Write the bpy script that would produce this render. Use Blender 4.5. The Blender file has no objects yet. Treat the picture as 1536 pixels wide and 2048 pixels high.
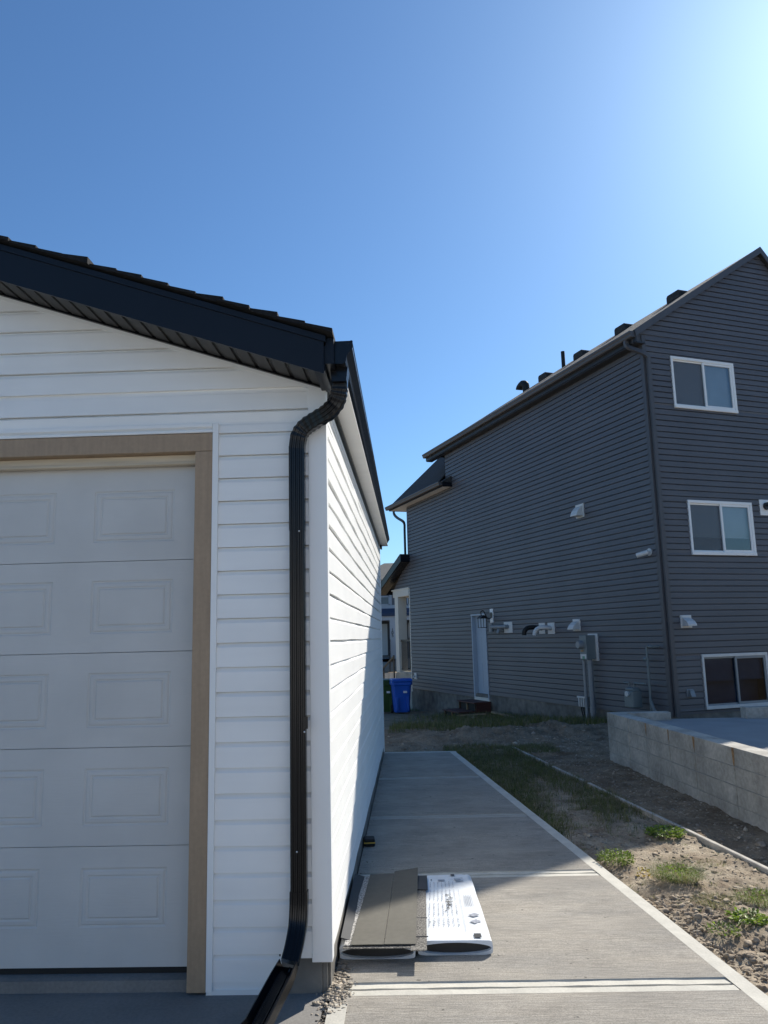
import bpy, bmesh, math, random
from mathutils import Vector, Matrix, noise
random.seed(7)
scene = bpy.context.scene
COL = scene.collection
R = math.radians

# ------------------------------------------------------------ camera
cam = bpy.data.cameras.new('camera'); camo = bpy.data.objects.new('camera', cam); COL.objects.link(camo)
cx = Vector((0.99910402, 0.03491628, -0.0239169)); cu = Vector((0.0292554, -0.16142429, 0.98645138)); cf = Vector((-0.03058245, 0.98626723, 0.16230115))
m = Matrix((cx, cu, -cf)).transposed().to_4x4(); m.translation = Vector((0.4548, -4.0825, 1.5961))
camo.matrix_world = m
cam.sensor_fit = 'VERTICAL'; cam.sensor_height = 36; cam.lens = 36*1530/2048
cam.clip_start = 0.05; cam.clip_end = 2000
scene.camera = camo
scene.render.resolution_x = 768; scene.render.resolution_y = 1024

# ------------------------------------------------------------ light
SUN = Vector((0.492, 0.643, 0.587)).normalized()
el = math.asin(SUN.z); az = math.atan2(SUN.x, SUN.y)
world = bpy.data.worlds.new('World'); scene.world = world; world.use_nodes = True
wn = world.node_tree; wn.nodes.clear()
wo = wn.nodes.new('ShaderNodeOutputWorld'); bg = wn.nodes.new('ShaderNodeBackground'); sky = wn.nodes.new('ShaderNodeTexSky')
sky.sky_type = 'NISHITA'; sky.sun_disc = False; sky.sun_elevation = el; sky.sun_rotation = az
sky.altitude = 0; sky.air_density = 1.0; sky.dust_density = 0.6; sky.ozone_density = 3.0
bg.inputs[1].default_value = 0.076
tint = wn.nodes.new('ShaderNodeVectorMath'); tint.operation = 'MULTIPLY'; tint.inputs[1].default_value = (0.67, 0.95, 1.17)
wn.links.new(sky.outputs[0], tint.inputs[0]); wn.links.new(tint.outputs[0], bg.inputs[0]); wn.links.new(bg.outputs[0], wo.inputs[0])
sl = bpy.data.lights.new('sun', 'SUN'); sl.energy = 4.3; sl.angle = R(0.53); sl.color = (1.0, 0.94, 0.84)
so = bpy.data.objects.new('sun', sl); COL.objects.link(so); so.rotation_euler = (-SUN).to_track_quat('-Z', 'Y').to_euler()
vs = scene.view_settings; scene.display_settings.display_device = 'sRGB'
vs.view_transform = 'Standard'; vs.look = 'None'; vs.gamma = 1; vs.exposure = 0.67; vs.use_curve_mapping = False

# ------------------------------------------------------------ materials
def pm(name, col, rough=0.5, var=0.12, scale=4.0, bump=0.0, bscale=60.0, metallic=0.0, spec=0.5, stretch=None, col2=None, coat=0.0, detail=6, sharp=None, fine=None):
    mt = bpy.data.materials.new(name); mt.use_nodes = True
    nt = mt.node_tree; b = nt.nodes['Principled BSDF']; L = nt.links
    b.inputs['Roughness'].default_value = rough; b.inputs['Metallic'].default_value = metallic
    b.inputs['Specular IOR Level'].default_value = spec; b.inputs['Coat Weight'].default_value = coat
    tc = nt.nodes.new('ShaderNodeTexCoord'); src = tc.outputs['Object']
    if stretch:
        mp = nt.nodes.new('ShaderNodeMapping'); mp.inputs['Scale'].default_value = stretch; L.new(src, mp.inputs[0]); src = mp.outputs[0]
    n = nt.nodes.new('ShaderNodeTexNoise'); n.inputs['Scale'].default_value = scale; n.inputs['Detail'].default_value = detail; L.new(src, n.inputs[0])
    r = nt.nodes.new('ShaderNodeValToRGB'); L.new(n.outputs[0], r.inputs[0])
    c = Vector(col); c2 = Vector(col2) if col2 else None
    lo = c*(1-var); hi = (c2 if c2 else c*(1+var))
    a, z = sharp if sharp else (0.3, 0.7)
    r.color_ramp.elements[0].position = a; r.color_ramp.elements[1].position = z
    r.color_ramp.elements[0].color = (*lo, 1); r.color_ramp.elements[1].color = (*hi, 1)
    out = r.outputs[0]
    if fine:
        n3 = nt.nodes.new('ShaderNodeTexNoise'); n3.inputs['Scale'].default_value = fine[0]; n3.inputs['Detail'].default_value = 4; L.new(tc.outputs['Object'], n3.inputs[0])
        mr = nt.nodes.new('ShaderNodeMapRange'); mr.inputs[1].default_value = 0.35; mr.inputs[2].default_value = 0.65; mr.inputs[3].default_value = 1-fine[1]; mr.inputs[4].default_value = 1+fine[1]
        L.new(n3.outputs[0], mr.inputs[0])
        mx = nt.nodes.new('ShaderNodeVectorMath'); mx.operation = 'SCALE'; L.new(out, mx.inputs[0]); L.new(mr.outputs[0], mx.inputs['Scale']); out = mx.outputs[0]
    L.new(out, b.inputs['Base Color'])
    if bump:
        n2 = nt.nodes.new('ShaderNodeTexNoise'); n2.inputs['Scale'].default_value = bscale; n2.inputs['Detail'].default_value = 5; L.new(src, n2.inputs[0])
        bp = nt.nodes.new('ShaderNodeBump'); bp.inputs['Strength'].default_value = bump; bp.inputs['Distance'].default_value = 0.01
        L.new(n2.outputs[0], bp.inputs['Height']); L.new(bp.outputs[0], b.inputs['Normal'])
    return mt

M = {}
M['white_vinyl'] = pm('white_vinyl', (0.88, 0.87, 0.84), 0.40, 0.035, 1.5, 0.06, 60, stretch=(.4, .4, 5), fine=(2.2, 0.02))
M['white_trim'] = pm('white_trim', (0.87, 0.865, 0.84), 0.4, 0.02, 2)
M['soffit_white'] = pm('soffit_white', (0.72, 0.71, 0.68), 0.5, 0.04, 5)
M['tan_wood'] = pm('tan_wood', (0.37, 0.26, 0.165), 0.5, 0.10, 3, 0.12, 40, stretch=(12, 12, 1), fine=(60, 0.04))
M['cream_wood'] = pm('cream_wood', (0.60, 0.51, 0.38), 0.6, 0.18, 3, 0.2, 30, stretch=(0.6, 12, 12))
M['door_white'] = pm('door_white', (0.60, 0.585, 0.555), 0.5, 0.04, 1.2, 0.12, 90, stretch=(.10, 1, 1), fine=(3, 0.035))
M['black_metal'] = pm('black_metal', (0.004, 0.0045, 0.006), 0.24, 0.2, 3, 0.02, 20, spec=0.38)
M['fascia_black'] = pm('fascia_black', (0.004, 0.006, 0.011), 0.38, 0.15, 3, 0.04, 12, spec=0.3)
M['soffit_black'] = pm('soffit_black', (0.02, 0.019, 0.018), 0.5, 0.1, 5)
M['shingle_black'] = pm('shingle_black', (0.011, 0.011, 0.012), 0.95, 0.5, 40, 0.8, 300)
M['rubber'] = pm('rubber', (0.008, 0.008, 0.008), 0.7)
M['screw'] = pm('screw', (0.7, 0.7, 0.7), 0.4)
M['foundation'] = pm('foundation', (0.15, 0.14, 0.122), 0.85, 0.3, 6, 0.3, 60, fine=(2.2, 0.25))
M['dark_siding'] = pm('dark_siding', (0.108, 0.106, 0.114), 0.46, 0.10, 1.0, 0.0, 30, stretch=(.22, .22, 8.94), fine=(0.8, 0.07))
M['dark_trim'] = pm('dark_trim', (0.085, 0.083, 0.088), 0.45, 0.06, 3)
M['dark_metal'] = pm('dark_metal', (0.030, 0.030, 0.033), 0.4, 0.1, 3)
M['dark_shingle'] = pm('dark_shingle', (0.045, 0.044, 0.043), 0.95, 0.45, 25, 0.5, 120)
M['pane'] = None
M['grey_paint'] = pm('grey_paint', (0.17, 0.20, 0.20), 0.45, 0.05, 8)
M['grey_pvc'] = pm('grey_pvc', (0.24, 0.26, 0.27), 0.4, 0.05, 8)
M['green_tape'] = pm('green_tape', (0.12, 0.32, 0.22), 0.5, 0.1, 8)
M['blue_door'] = pm('blue_door', (0.36, 0.43, 0.50), 0.45, 0.04, 2)
M['vent_white'] = pm('vent_white', (0.62, 0.62, 0.60), 0.45, 0.05, 8)
M['block'] = pm('block', (0.40, 0.375, 0.325), 0.9, 0.28, 3.0, 0.5, 90, fine=(25, 0.12))
M['mortar'] = pm('mortar', (0.36, 0.35, 0.32), 0.9, 0.15, 10, 0.3, 90)
M['rust'] = pm('rust', (0.34, 0.20, 0.09), 0.9, 0.4, 20)
M['slab'] = pm('slab', (0.27, 0.27, 0.265), 0.85, 0.1, 2, 0.15, 80)
M['red_brown'] = pm('red_brown', (0.075, 0.026, 0.020), 0.6, 0.25, 6, stretch=(1, 6, 6))
M['lumber'] = pm('lumber', (0.27, 0.20, 0.12), 0.8, 0.3, 4, 0.2, 30, stretch=(1, 10, 10))
M['edging'] = pm('edging', (0.42, 0.39, 0.34), 0.9, 0.25, 8, 0.4, 60)
M['bin_blue'] = pm('bin_blue', (0.008, 0.10, 0.50), 0.4, 0.08, 4)
M['bin_green'] = pm('bin_green', (0.025, 0.07, 0.012), 0.4, 0.08, 4)
M['wrap_white'] = pm('wrap_white', (0.74, 0.76, 0.77), 0.28, 0.05, 6, 0.35, 14, fine=(14, 0.03))
M['wrap_ink'] = pm('wrap_ink', (0.34, 0.35, 0.38), 0.4, 0.3, 60)
M['black_ink'] = pm('black_ink', (0.02, 0.02, 0.02), 0.5)
M['felt'] = pm('felt', (0.105, 0.098, 0.080), 0.9, 0.10, 3, 0.15, 200, fine=(30, 0.06))
M['felt_dark'] = pm('felt_dark', (0.02, 0.021, 0.023), 0.6, 0.2, 10)
def speck(name, a, b, s, lo=.42, hi=.58):
    return pm(name, a, 0.95, 0.0, s, 0.6, s, col2=b, detail=2, sharp=(lo, hi))
M['granule'] = speck('granule', (0.05, 0.047, 0.043), (0.24, 0.225, 0.20), 160)
M['granule_light'] = speck('granule_light', (0.16, 0.155, 0.145), (0.52, 0.50, 0.47), 110)
M['leaf_bright'] = pm('leaf_bright', (0.15, 0.26, 0.025), 0.5, 0.35, 25, col2=(0.32, 0.44, 0.05))
M['leaf_mid'] = pm('leaf_mid', (0.09, 0.15, 0.03), 0.55, 0.4, 25, col2=(0.20, 0.26, 0.06))
M['leaf_dry'] = pm('leaf_dry', (0.24, 0.22, 0.08), 0.7, 0.35, 25, col2=(0.42, 0.37, 0.18))
M['leaf_yellow'] = pm('leaf_yellow', (0.55, 0.40, 0.03), 0.6, 0.2, 25)
M['grass_dark'] = pm('grass_dark', (0.10, 0.13, 0.025), 0.6, 0.35, 9, col2=(0.20, 0.22, 0.06))
M['grass_dry'] = pm('grass_dry', (0.17, 0.15, 0.08), 0.8, 0.35, 9, col2=(0.26, 0.23, 0.13))
for k in ('leaf_bright', 'leaf_mid', 'grass_dark', 'leaf_dry'):
    nt_ = M[k].node_tree; bb = nt_.nodes['Principled BSDF']; tr = nt_.nodes.new('ShaderNodeBsdfTranslucent'); mx_ = nt_.nodes.new('ShaderNodeMixShader'); mx_.inputs[0].default_value = .4
    nt_.links.new(bb.inputs['Base Color'].links[0].from_socket, tr.inputs[0]); o_ = nt_.nodes['Material Output']; nt_.links.new(bb.outputs[0], mx_.inputs[1]); nt_.links.new(tr.outputs[0], mx_.inputs[2]); nt_.links.new(mx_.outputs[0], o_.inputs[0])
M['stone'] = pm('stone', (0.33, 0.285, 0.225), 0.95, 0.35, 12, 0.4, 60, fine=(3, 0.2))
M['clod'] = pm('clod', (0.25, 0.185, 0.125), 1.0, 0.3, 20, 0.6, 60, col2=(.42, .35, .26))
M['rail_black'] = pm('rail_black', (0.012, 0.012, 0.013), 0.4)
M['far_white'] = pm('far_white', (0.46, 0.47, 0.49), 0.6, 0.04)
M['far_grey'] = pm('far_grey', (0.16, 0.16, 0.17), 0.6, 0.06)
M['far_navy'] = pm('far_navy', (0.035, 0.055, 0.10), 0.7, 0.1)
M['far_roof'] = pm('far_roof', (0.10, 0.10, 0.095), 0.9, 0.2, 6)
M['porch_white'] = pm('porch_white', (0.66, 0.63, 0.55), 0.5, 0.03)
M['porch_grey'] = pm('porch_grey', (0.50, 0.50, 0.49), 0.5, 0.03)
M['yellow'] = pm('yellow', (0.55, 0.36, 0.06), 0.5)
M['lane_gravel'] = pm('lane_gravel', (0.27, 0.265, 0.26), 0.95, 0.2, 12, 0.5, 90)
M['cream_siding'] = pm('cream_siding', (0.62, 0.57, 0.48), 0.55, 0.04, 2)
M['red_roof'] = pm('red_roof', (0.09, 0.06, 0.052), 0.95, 0.3, 12, 0.4, 80)
M['asphalt'] = pm('asphalt', (0.06, 0.06, 0.06), 0.9, 0.2, 30)

def glass(name, tint, ior=1.8):
    mt = bpy.data.materials.new(name); mt.use_nodes = True; nt = mt.node_tree; nt.nodes.clear()
    o = nt.nodes.new('ShaderNodeOutputMaterial'); g = nt.nodes.new('ShaderNodeBsdfGlossy'); t = nt.nodes.new('ShaderNodeBsdfTransparent')
    mx = nt.nodes.new('ShaderNodeMixShader'); f = nt.nodes.new('ShaderNodeFresnel'); f.inputs[0].default_value = ior
    g.inputs['Roughness'].default_value = 0.03; t.inputs[0].default_value = (*tint, 1)
    nt.links.new(f.outputs[0], mx.inputs[0]); nt.links.new(t.outputs[0], mx.inputs[1]); nt.links.new(g.outputs[0], mx.inputs[2]); nt.links.new(mx.outputs[0], o.inputs[0])
    return mt
M['pane'] = glass('pane', (0.93, 0.97, 1.0), 2.6); M['pane_dark'] = glass('pane_dark', (0.55, 0.68, 0.85), 1.35)
M['screen'] = pm('screen', (0.055, 0.06, 0.065), 0.7, 0.03)
M['blind'] = pm('blind', (0.88, 0.93, 0.96), 0.7, 0.04)
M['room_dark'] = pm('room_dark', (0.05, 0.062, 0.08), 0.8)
M['brown_reflection'] = pm('brown_reflection', (0.045, 0.022, 0.018), 0.8)  # stands in for the roof mirrored in the middle window

def concrete_broom():
    mt = bpy.data.materials.new('broomed_concrete'); mt.use_nodes = True; nt = mt.node_tree; L = nt.links; b = nt.nodes['Principled BSDF']
    tc = nt.nodes.new('ShaderNodeTexCoord')
    def nz(sc, scale, det=4, rot=0.0, rough=0.6):
        mp = nt.nodes.new('ShaderNodeMapping'); mp.inputs['Scale'].default_value = sc; mp.inputs['Rotation'].default_value = (0, 0, rot); L.new(tc.outputs['Object'], mp.inputs[0])
        n = nt.nodes.new('ShaderNodeTexNoise'); n.inputs['Scale'].default_value = scale; n.inputs['Detail'].default_value = det; n.inputs['Roughness'].default_value = rough; L.new(mp.outputs[0], n.inputs[0]); return n.outputs[0]
    def mr(i, a, bb, c, d):
        x = nt.nodes.new('ShaderNodeMapRange'); L.new(i, x.inputs[0]); x.inputs[1].default_value = a; x.inputs[2].default_value = bb; x.inputs[3].default_value = c; x.inputs[4].default_value = d; return x.outputs[0]
    def mul(a, bb):
        x = nt.nodes.new('ShaderNodeMath'); x.operation = 'MULTIPLY'; L.new(a, x.inputs[0]); L.new(bb, x.inputs[1]); return x.outputs[0]
    lines = nz((5, 120, 1), 1.0, 4, R(1)); fine = nz((16, 300, 1), 1.0, 3, R(-1)); spk = nz((1, 1, 1), 190, 2); big = nz((1, 1, 1), 1.6, 5); stre = nz((1.2, 5, 1), 1.0, 6, R(2))
    v = mul(mul(mr(lines, .3, .7, .76, 1.20), mr(fine, .3, .7, .84, 1.16)), mul(mr(spk, .35, .65, .78, 1.22), mr(big, .3, .7, .88, 1.1)))
    rp = nt.nodes.new('ShaderNodeValToRGB'); L.new(stre, rp.inputs[0])
    rp.color_ramp.elements[0].position = .35; rp.color_ramp.elements[1].position = .68
    rp.color_ramp.elements[0].color = (.285, .265, .232, 1); rp.color_ramp.elements[1].color = (.345, .312, .262, 1)
    s = nt.nodes.new('ShaderNodeVectorMath'); s.operation = 'SCALE'; L.new(rp.outputs[0], s.inputs[0]); L.new(v, s.inputs['Scale'])
    sp_ = mr(nz((1, 1, 1), 17, 2), .24, .29, .45, 1.0); st_ = mr(nz((1, 1.6, 1), 3.2, 7, 0, .7), .36, .5, .86, 1.0)
    s3 = nt.nodes.new('ShaderNodeVectorMath'); s3.operation = 'SCALE'; L.new(s.outputs[0], s3.inputs[0]); L.new(mul(sp_, st_), s3.inputs['Scale'])
    L.new(s3.outputs[0], b.inputs['Base Color']); b.inputs['Roughness'].default_value = .9; b.inputs['Specular IOR Level'].default_value = .3
    ad = nt.nodes.new('ShaderNodeMath'); ad.operation = 'ADD'; L.new(lines, ad.inputs[0]); L.new(fine, ad.inputs[1])
    bp = nt.nodes.new('ShaderNodeBump'); bp.inputs['Strength'].default_value = .55; bp.inputs['Distance'].default_value = .006; L.new(ad.outputs[0], bp.inputs['Height']); L.new(bp.outputs[0], b.inputs['Normal'])
    return mt
M['broom'] = concrete_broom()
M['smooth_conc'] = pm('smooth_conc', (0.50, 0.475, 0.41), 0.85, 0.10, 9, 0.12, 60, fine=(90, 0.05))
M['shaded_joint_conc'] = pm('shaded_joint_conc', (0.37, 0.355, 0.315), 0.85, 0.10, 9, 0.12, 60, fine=(90, 0.05))  # darker copy of smooth_conc: shade on the far joints is in its colour
M['drive'] = pm('drive', (0.21, 0.20, 0.185), 0.85, 0.14, 2.2, 0.15, 120, fine=(60, 0.08))

def soil_mat():
    mt = bpy.data.materials.new('soil'); mt.use_nodes = True; nt = mt.node_tree; L = nt.links; b = nt.nodes['Principled BSDF']
    tc = nt.nodes.new('ShaderNodeTexCoord')
    def nz(scale, det, rough=.65):
        n = nt.nodes.new('ShaderNodeTexNoise'); n.inputs['Scale'].default_value = scale; n.inputs['Detail'].default_value = det; n.inputs['Roughness'].default_value = rough; L.new(tc.outputs['Object'], n.inputs[0]); return n.outputs[0]
    at = nt.nodes.new('ShaderNodeAttribute'); at.attribute_name = 'kind'
    r = nt.nodes.new('ShaderNodeValToRGB'); L.new(nz(2.6, 9, .7), r.inputs[0])
    r.color_ramp.elements[0].position = .33; r.color_ramp.elements[1].position = .66
    r.color_ramp.elements[0].color = (.17, .12, .08, 1); r.color_ramp.elements[1].color = (.47, .40, .30, 1)
    r2 = nt.nodes.new('ShaderNodeValToRGB'); L.new(nz(3.0, 8, .7), r2.inputs[0])
    r2.color_ramp.elements[0].position = .35; r2.color_ramp.elements[1].position = .65
    r2.color_ramp.elements[0].color = (.13, .092, .058, 1); r2.color_ramp.elements[1].color = (.34, .27, .185, 1)  # browner, darker ramp for soil in shade
    mx = nt.nodes.new('ShaderNodeMix'); mx.data_type = 'RGBA'; L.new(at.outputs['Fac'], mx.inputs['Factor']); L.new(r.outputs[0], mx.inputs['A']); L.new(r2.outputs[0], mx.inputs['B'])
    m2 = nt.nodes.new('ShaderNodeMapRange'); L.new(nz(45, 4), m2.inputs[0]); m2.inputs[1].default_value = .35; m2.inputs[2].default_value = .65; m2.inputs[3].default_value = .78; m2.inputs[4].default_value = 1.18
    s = nt.nodes.new('ShaderNodeVectorMath'); s.operation = 'SCALE'; L.new(mx.outputs['Result'], s.inputs[0]); L.new(m2.outputs[0], s.inputs['Scale']); L.new(s.outputs[0], b.inputs['Base Color'])
    b.inputs['Roughness'].default_value = 1; b.inputs['Specular IOR Level'].default_value = .15
    bp = nt.nodes.new('ShaderNodeBump'); bp.inputs['Strength'].default_value = .9; bp.inputs['Distance'].default_value = .02; L.new(nz(28, 8, .75), bp.inputs['Height']); L.new(bp.outputs[0], b.inputs['Normal'])
    return mt
M['soil'] = soil_mat()

# ------------------------------------------------------------ mesh helpers
class MB:
    def __init__(s): s.v = []; s.f = []; s.m = []; s.smooth = False
    def add(s, vs, fs, mi=0):
        o = len(s.v); s.v += [tuple(v) for v in vs]; s.f += [tuple(i+o for i in f) for f in fs]; s.m += [mi]*len(fs); return s
    def quad(s, a, b, c, d, mi=0): return s.add([a, b, c, d], [(0, 1, 2, 3)], mi)
    def box(s, x0, x1, y0, y1, z0, z1, mi=0):
        vs = [(x0, y0, z0), (x1, y0, z0), (x1, y1, z0), (x0, y1, z0), (x0, y0, z1), (x1, y0, z1), (x1, y1, z1), (x0, y1, z1)]
        return s.add(vs, [(0, 3, 2, 1), (4, 5, 6, 7), (0, 1, 5, 4), (1, 2, 6, 5), (2, 3, 7, 6), (3, 0, 4, 7)], mi)
    def prism(s, poly, axis, a0, a1, mi=0):
        n = len(poly)
        def P(p, a):
            return {'x': (a, p[0], p[1]), 'y': (p[0], a, p[1]), 'z': (p[0], p[1], a)}[axis]
        vs = [P(p, a0) for p in poly]+[P(p, a1) for p in poly]
        fs = [tuple(range(n))[::-1], tuple(range(n, 2*n))]+[(i, (i+1) % n, n+(i+1) % n, n+i) for i in range(n)]
        return s.add(vs, fs, mi)
    def sweep(s, path, sec, up=Vector((0, 0, 1)), closed=True, cap=True, scales=None, mi=0, ref=None):
        """sec: list of (a,b); a along side vector, b along 'ref' vector"""
        path = [Vector(p) for p in path]; n = len(sec); rows = []
        for i, p in enumerate(path):
            t = (path[min(i+1, len(path)-1)]-path[max(i-1, 0)]).normalized()
            rv = Vector(ref) if ref is not None else up
            side = t.cross(rv)
            if side.length < 1e-4: side = t.cross(Vector((0, 1, 0)))
            side.normalize(); nv = side.cross(t).normalized()
            k = scales[i] if scales else 1
            rows.append([p+side*a*k+nv*b*k for a, b in sec])
        vs = [v for r in rows for v in r]; fs = []
        for i in range(len(path)-1):
            for j in range(n if closed else n-1):
                j2 = (j+1) % n; fs.append((i*n+j, i*n+j2, (i+1)*n+j2, (i+1)*n+j))
        if cap and closed: fs += [tuple(range(n))[::-1], tuple(range((len(path)-1)*n, len(path)*n))]
        return s.add(vs, fs, mi)
    def tube(s, path, r, seg=12, mi=0, scales=None, ref=None):
        sec = [(math.cos(2*math.pi*i/seg)*r, math.sin(2*math.pi*i/seg)*r) for i in range(seg)]
        return s.sweep(path, sec, scales=scales, mi=mi, ref=ref)
    def blob(s, c, r, seed=0, sub=1, flat=1.0, amp=.3, mi=0):
        bm = bmesh.new(); bmesh.ops.create_icosphere(bm, subdivisions=sub, radius=1)
        rr = r if hasattr(r, '__len__') else (r, r, r*flat)
        vs = []
        for v in bm.verts:
            k = 1+amp*noise.noise(v.co*1.3+Vector((seed*3.7, seed*1.3, seed)))*1.6
            vs.append((c[0]+v.co.x*rr[0]*k, c[1]+v.co.y*rr[1]*k, c[2]+v.co.z*rr[2]*k))
        fs = [tuple(v.index for v in f.verts) for f in bm.faces]; bm.free()
        return s.add(vs, fs, mi)
    def build(s, name, mats, parent=None, smooth=False, bevel=0, label=None, cat=None, group=None, kind=None, loc=None, recalc=True, auto=False):
        me = bpy.data.meshes.new(name); me.from_pydata(s.v, [], s.f)
        mats = mats if isinstance(mats, (list, tuple)) else [mats]
        for mm in mats: me.materials.append(M[mm] if isinstance(mm, str) else mm)
        for p, i in zip(me.polygons, s.m): p.material_index = i; p.use_smooth = smooth
        if recalc:
            bm = bmesh.new(); bm.from_mesh(me); bmesh.ops.recalc_face_normals(bm, faces=bm.faces); bm.to_mesh(me); bm.free()
        o = bpy.data.objects.new(name, me); COL.objects.link(o)
        if parent: o.parent = parent
        if loc is not None: o.location = loc
        if bevel:
            bv = o.modifiers.new('b', 'BEVEL'); bv.width = bevel; bv.segments = 2; bv.limit_method = 'ANGLE'; bv.angle_limit = R(40)
        if auto:
            for p in me.polygons: p.use_smooth = True
            es = o.modifiers.new('e', 'EDGE_SPLIT'); es.split_angle = R(35)
        tag(o, label, cat, group, kind); return o

def tag(o, label=None, cat=None, group=None, kind=None):
    if label: o['label'] = label
    if cat: o['category'] = cat
    if group: o['group'] = group
    if kind: o['kind'] = kind
def empty(name, loc, rz=0, label=None, cat=None, group=None):
    o = bpy.data.objects.new(name, None); o.empty_display_size = .2; COL.objects.link(o); o.location = loc; o.rotation_euler = (0, 0, rz); tag(o, label, cat, group); return o
def nz1(*a): return noise.noise(Vector(a))

def siding(mb, plane, pieces, z0, pitch, prot=.013, seg=.35, wav=.0015, seamlen=3.6, seed=1, sign=-1, slot=.006, sdep=.010, kd=.72):
    """plane 'y': wall in y=0 (outward sign*y), u=x.  plane 'x': wall in x=0, u=y"""
    def P(u, d, z): return (u, sign*d, z) if plane == 'y' else (sign*d, u, z)
    rnd = random.Random(seed)
    zmin = min(p[0] for p in pieces); zmax = max(p[1] for p in pieces)
    k0 = int(math.floor((zmin-z0)/pitch+1e-4)); k1 = int(math.ceil((zmax-z0)/pitch-1e-4))
    for k in range(k0, k1):
        zb = z0+k*pitch; so_ = rnd.uniform(0, seamlen)
        def off(z): return .002+(prot-.002)*(1-(z-zb)/pitch)
        for (a, b, l0, r0, l1, r1) in pieces:
            lo = max(a, zb); hi = min(b, zb+pitch)
            if hi-lo < 1e-4: continue
            f0 = (lo-a)/(b-a); f1 = (hi-a)/(b-a)
            ul0 = l0+(l1-l0)*f0; ur0 = r0+(r1-r0)*f0; ul1 = l0+(l1-l0)*f1; ur1 = r0+(r1-r0)*f1
            n = max(1, int(round((ur0-ul0)/seg)))
            rows = []
            for i in range(n+1):
                t = i/n; u0 = ul0+(ur0-ul0)*t; u1 = ul1+(ur1-ul1)*t
                w = wav*noise.noise(Vector((u0*1.7, k*3.1, seed*5.3)))
                sm = .0015*(int((u0+so_)/seamlen) % 2)
                d0 = off(lo)+w+sm; d1 = off(hi)+w*.3+sm*.5
                zw = wav*.9*noise.noise(Vector((u0*.9, k*2.3+9, seed)))
                full = hi > zb+pitch-1e-4 and hi-lo > .03; sl_ = slot if full else 0
                um = u0+(u1-u0)*.8; zm = lo+(hi-lo)*.80; dm = prot*kd+w if full else d1+(d0-d1)*.5
                rows.append((P(u0, -sdep, lo+zw), P(u0, d0, lo+zw), P(u0, d0-.0005, min(hi, lo+.011)+zw), P(um, dm, zm), P(u1, d1, hi-sl_), P(u1, -sdep if full else d1, hi-sl_), P(u1, -sdep if full else d1, hi)))
            vs = [v for r_ in rows for v in r_]; fs = []
            for i in range(n):
                for j in range(6): fs.append((i*7+j, (i+1)*7+j, (i+1)*7+j+1, i*7+j+1))
            mb.add(vs, fs)

# ============================================================ SETTING
def wz(y): return -.10+.05*max(-1.5, min(1, y/7.3)) if y > 0 else -.10+.02*y/3   # walk surface
def xout(y): return 2.082-.1362*(y+.11)         # outer edge of the walk
def xboard(y): return 2.965-.1565*(y-1.82)      # edging board
KW = .85
def xwall(y): return 3.168+(.0866)*(7.07-y)     # outer face of the block wall

th = .3791
HL = Vector((5.03, 10.0, 0)); DN = Vector((math.cos(th), math.sin(th), 0)); DD = Vector((-math.sin(th), math.cos(th), 0))
def hl(x, y, z=0): return HL+DN*x+DD*y+Vector((0, 0, z))

def terr(x, y):
    p = Vector((x, y, 0))-HL; s = p.dot(DD); n = p.dot(DN)
    z = -.125
    # along the house foundation the ground falls away to the front
    fz = -.16-.047*max(0, min(s, 12.5))
    t = max(0, min(1, (y-10.2)/3.0)); t = t*t*(3-2*t)
    z = z*(1-t)+fz*t
    # dirt ridge at the far end of the pad
    rd = math.exp(-((y-9.9-.12*(x-2))/.55)**2)*max(0, min(1, (x-.2)/1.2))*max(0, min(1, (5-x)/1))
    z += .20*rd*(.5+.9*nz1(x*1.5, y*1.1, 3))
    if y > 22: z = z*max(0, 1-(y-22)/8)+(-.3)*min(1, (y-22)/8)
    a = (1.0 if y < 8.2 else 2.2 if y < 11.5 else 1.4) if -3 < y < 14 and -1 < x < 4 else .35
    if x > xout(y)-.02 and x < xboard(y)+.05 and y < 7.6:
        e = min(1, (x-xout(y))/.12); z += -.012-.02*(1-max(0, e))
    if x > xboard(y)+.03 and y < 7.6: z += -.03
    z += a*(.022*nz1(x*2.1, y*2.1, 0)+.016*nz1(x*6, y*6, 4)+.016*abs(nz1(x*11, y*11, 7))+.010*nz1(x*23, y*23, 7)+.007*nz1(x*44, y*44, 1))
    # rough churned bank, foreground right
    if x > 1.9 and y < 1.3:
        k = min(1, (1.3-y)/.8)*max(0, min(1, (x-xout(y)-.05)/.1)); z += k*(.06*nz1(x*5, y*5, 2)-.035+.04*abs(nz1(x*13, y*13, 5)))
    # mounds under the weeds
    for mx_, my_, mr_, mh_ in ((2.22, 1.58, .20, .05), (1.95, 2.0, .17, .045), (2.3, 1.13, .18, .03), (2.55, 2.85, .2, .02), (2.3, .75, .25, .03)):
        d2 = ((x-mx_)**2+(y-my_)**2)/mr_**2
        if d2 < 6: z += mh_*math.exp(-d2)
    if x < xout(y)+.02 and y < 7.45: z = min(z, wz(y)-.09)
    if x > xwall(y)+.02 and -6 < y < 7.1: z = min(z, -.2)
    return z

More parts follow.
